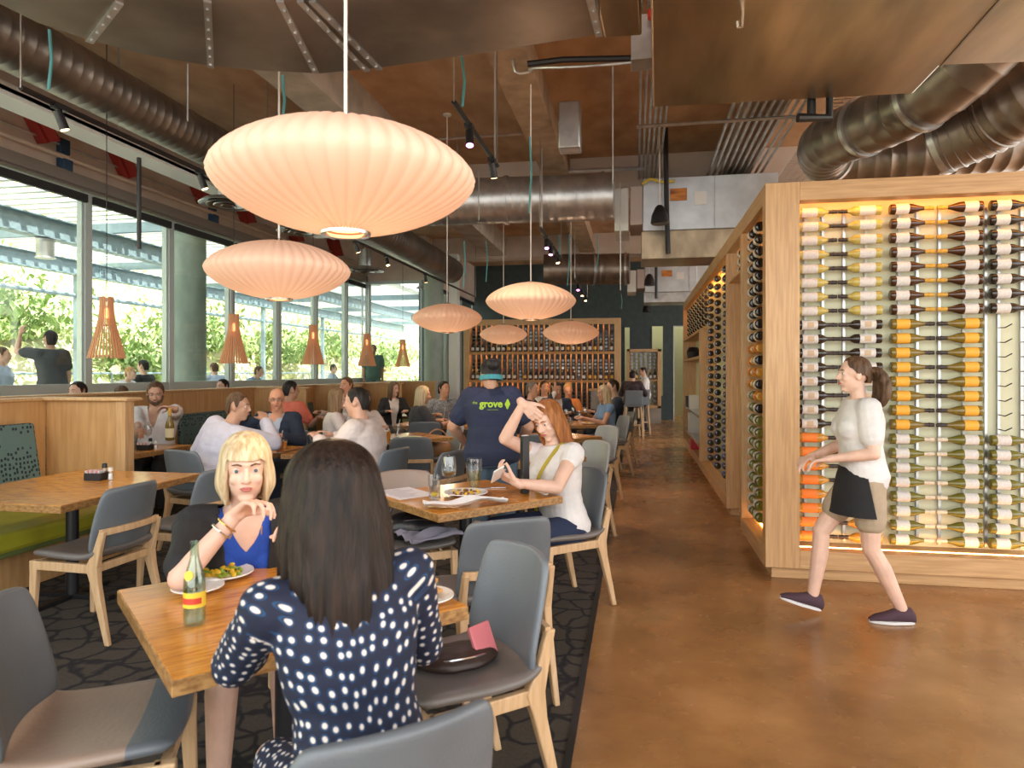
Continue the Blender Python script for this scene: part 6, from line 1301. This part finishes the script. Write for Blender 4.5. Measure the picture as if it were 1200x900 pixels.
# outside on the terrace
TF = .42
def outside(label, px, d, yaw, z=TF, **k):
    p = at(px, 436, d); k.setdefault('vox', .014); o, J_ = person(label, (p.x, p.y, 0), yaw, **k); o.location.z = z; return o, J_
outside('man in black shirt outside raising his arm to photograph', 62, 9.6, radians(75), z=TF-.05, sit=False, s=1.02, g=1.1, sk=tan, hair=('short', h_dark), top=(grey_c, 'short', .02), bottom=(jeans, 'long'), HL=(-.25, .30, 1.62), poleL=(-.5, .3, -1), head=(0, .35, 0))
outside('person in light blue shirt at the left picture edge outside', -4, 9.6, radians(-60), z=TF-.25, sit=False, s=1.0, g=1.2, sk=fair, hair=('short', h_brown), top=(lt_blue, 'short', .02), bottom=(jeans, 'long'))
outside('boy in white T-shirt reaching across a table outside', 134, 11.6, radians(-80), s=.95, g=.95, lean=.5, sk=fair, hair=('short', mat('ginger_hair', (.4, .2, .06)) if 0 else MATS['ginger_hair']), top=(w_shirt, 'short', .018), bottom=(jeans, 'long'), HL=(-.1, .70, .80), HR=(.1, .72, .80))
outside('person in black top seated outside by the second mullion', 172, 12.2, radians(95), s=1.0, g=1.0, sk=fair, hair=('short', h_dark), top=(black_c, 'short', .018), bottom=(jeans, 'long'))
outside('person in blue shirt outside behind the first wooden cone', 256, 14, radians(60), s=1.0, g=1.0, lean=.3, sk=fair, hair=('short', h_brown), top=(lt_blue, 'short', .018), bottom=(jeans, 'long'))
outside('person in deeper blue shirt bending outside near the second cone', 285, 14.5, radians(-80), s=1.0, g=1.1, lean=.6, sk=fair, hair=('short', h_brown), top=(denim_dress, 'short', .018), bottom=(jeans, 'long'))
outside('small seated figure outside near the fourth mullion', 388, 19, radians(-80), s=1.0, g=1.0, sk=fair, hair=('short', h_dark), top=(lt_blue, 'short', .018), bottom=(jeans, 'long'))
outside('figure in green tunic standing on the terrace beyond the corner window', 437, 17.6, radians(-150), sit=False, s=1.06, g=1.1, sk=olive_skin, hair=('short', h_grey), top=(mat('sage_green_cotton', (.10, .20, .17), .8), 'short', .025), bottom=(mat('sage_green_cotton', (.1, .2, .17)), 'long'))
for i, (px, d, w) in enumerate(((150, 11.3, 1.2), (285, 14, 1.4), (385, 18.5, 1.2))):
    p = at(px, 436, d); t = thing('terrace_table', 'pale outdoor table on the terrace, %s from the camera' % NTH[i], 'table', (p.x, p.y, TF), 0, 'terrace tables'); bm = B(); bx(bm, -w/2, w/2, -.4, .4, .71, .74); obj('tabletop', bm, white_paint, t, smooth=False, bevel=.004)
    for sx in (-1, 1):
        for sy in (-1, 1): bm = B(); tube(bm, [(sx*(w/2-.08), sy*.33, .71), (sx*(w/2-.05), sy*.36, 0)], .02, 6); obj('leg', bm, alu, t)
# ---------------------------------------------------------------- light, sky, camera
w = bpy.data.worlds.new('sky'); scene.world = w; w.use_nodes = True; n = w.node_tree.nodes; l = w.node_tree.links; bg = n['Background']
tc = n.new('ShaderNodeTexCoord'); sx_ = n.new('ShaderNodeSeparateXYZ'); l.new(tc.outputs['Generated'], sx_.inputs[0]); r = n.new('ShaderNodeValToRGB'); mr = n.new('ShaderNodeMapRange'); mr.inputs['From Min'].default_value = -.3; mr.inputs['From Max'].default_value = .6
l.new(sx_.outputs['Z'], mr.inputs[0]); l.new(mr.outputs[0], r.inputs[0]); e = r.color_ramp.elements; e[0].color = (.62, .58, .52, 1); e[1].color = (.86, .93, .98, 1); x = e.new(.34); x.color = (1, .98, .93, 1)
l.new(r.outputs[0], bg.inputs[0]); bg.inputs[1].default_value = 2.4
s_ = bpy.data.lights.new('sun', 'SUN'); s_.energy = 9.0; s_.angle = radians(1.5); s_.color = (1, .95, .85); so = bpy.data.objects.new('sun', s_); COL.objects.link(so); so.rotation_euler = V((-.55, .25, -1)).to_track_quat('-Z', 'Y').to_euler()
cam = bpy.data.cameras.new('camera'); co = bpy.data.objects.new('camera', cam); COL.objects.link(co); scene.camera = co
co.location = (0, 0, H); co.rotation_euler = (radians(90), 0, YAW); cam.sensor_width = 36; cam.lens = 24; cam.shift_y = -14/1200; cam.clip_end = 200; cam.clip_start = .05
cam.dof.use_dof = True; cam.dof.focus_distance = 5.2; cam.dof.aperture_fstop = 4.0
vs = scene.view_settings; vs.view_transform = 'Standard'; vs.look = 'None'; vs.gamma = 1; vs.exposure = .6
try: vs.use_curve_mapping = False
except Exception: pass
cy = scene.cycles; cy.use_denoising = True
try: cy.denoiser = 'OPENIMAGEDENOISE'
except Exception: pass
cy.max_bounces = 7; cy.diffuse_bounces = 4; cy.glossy_bounces = 3; cy.transmission_bounces = 4; cy.transparent_max_bounces = 10; cy.sample_clamp_indirect = 6; cy.caustics_reflective = False; cy.caustics_refractive = False
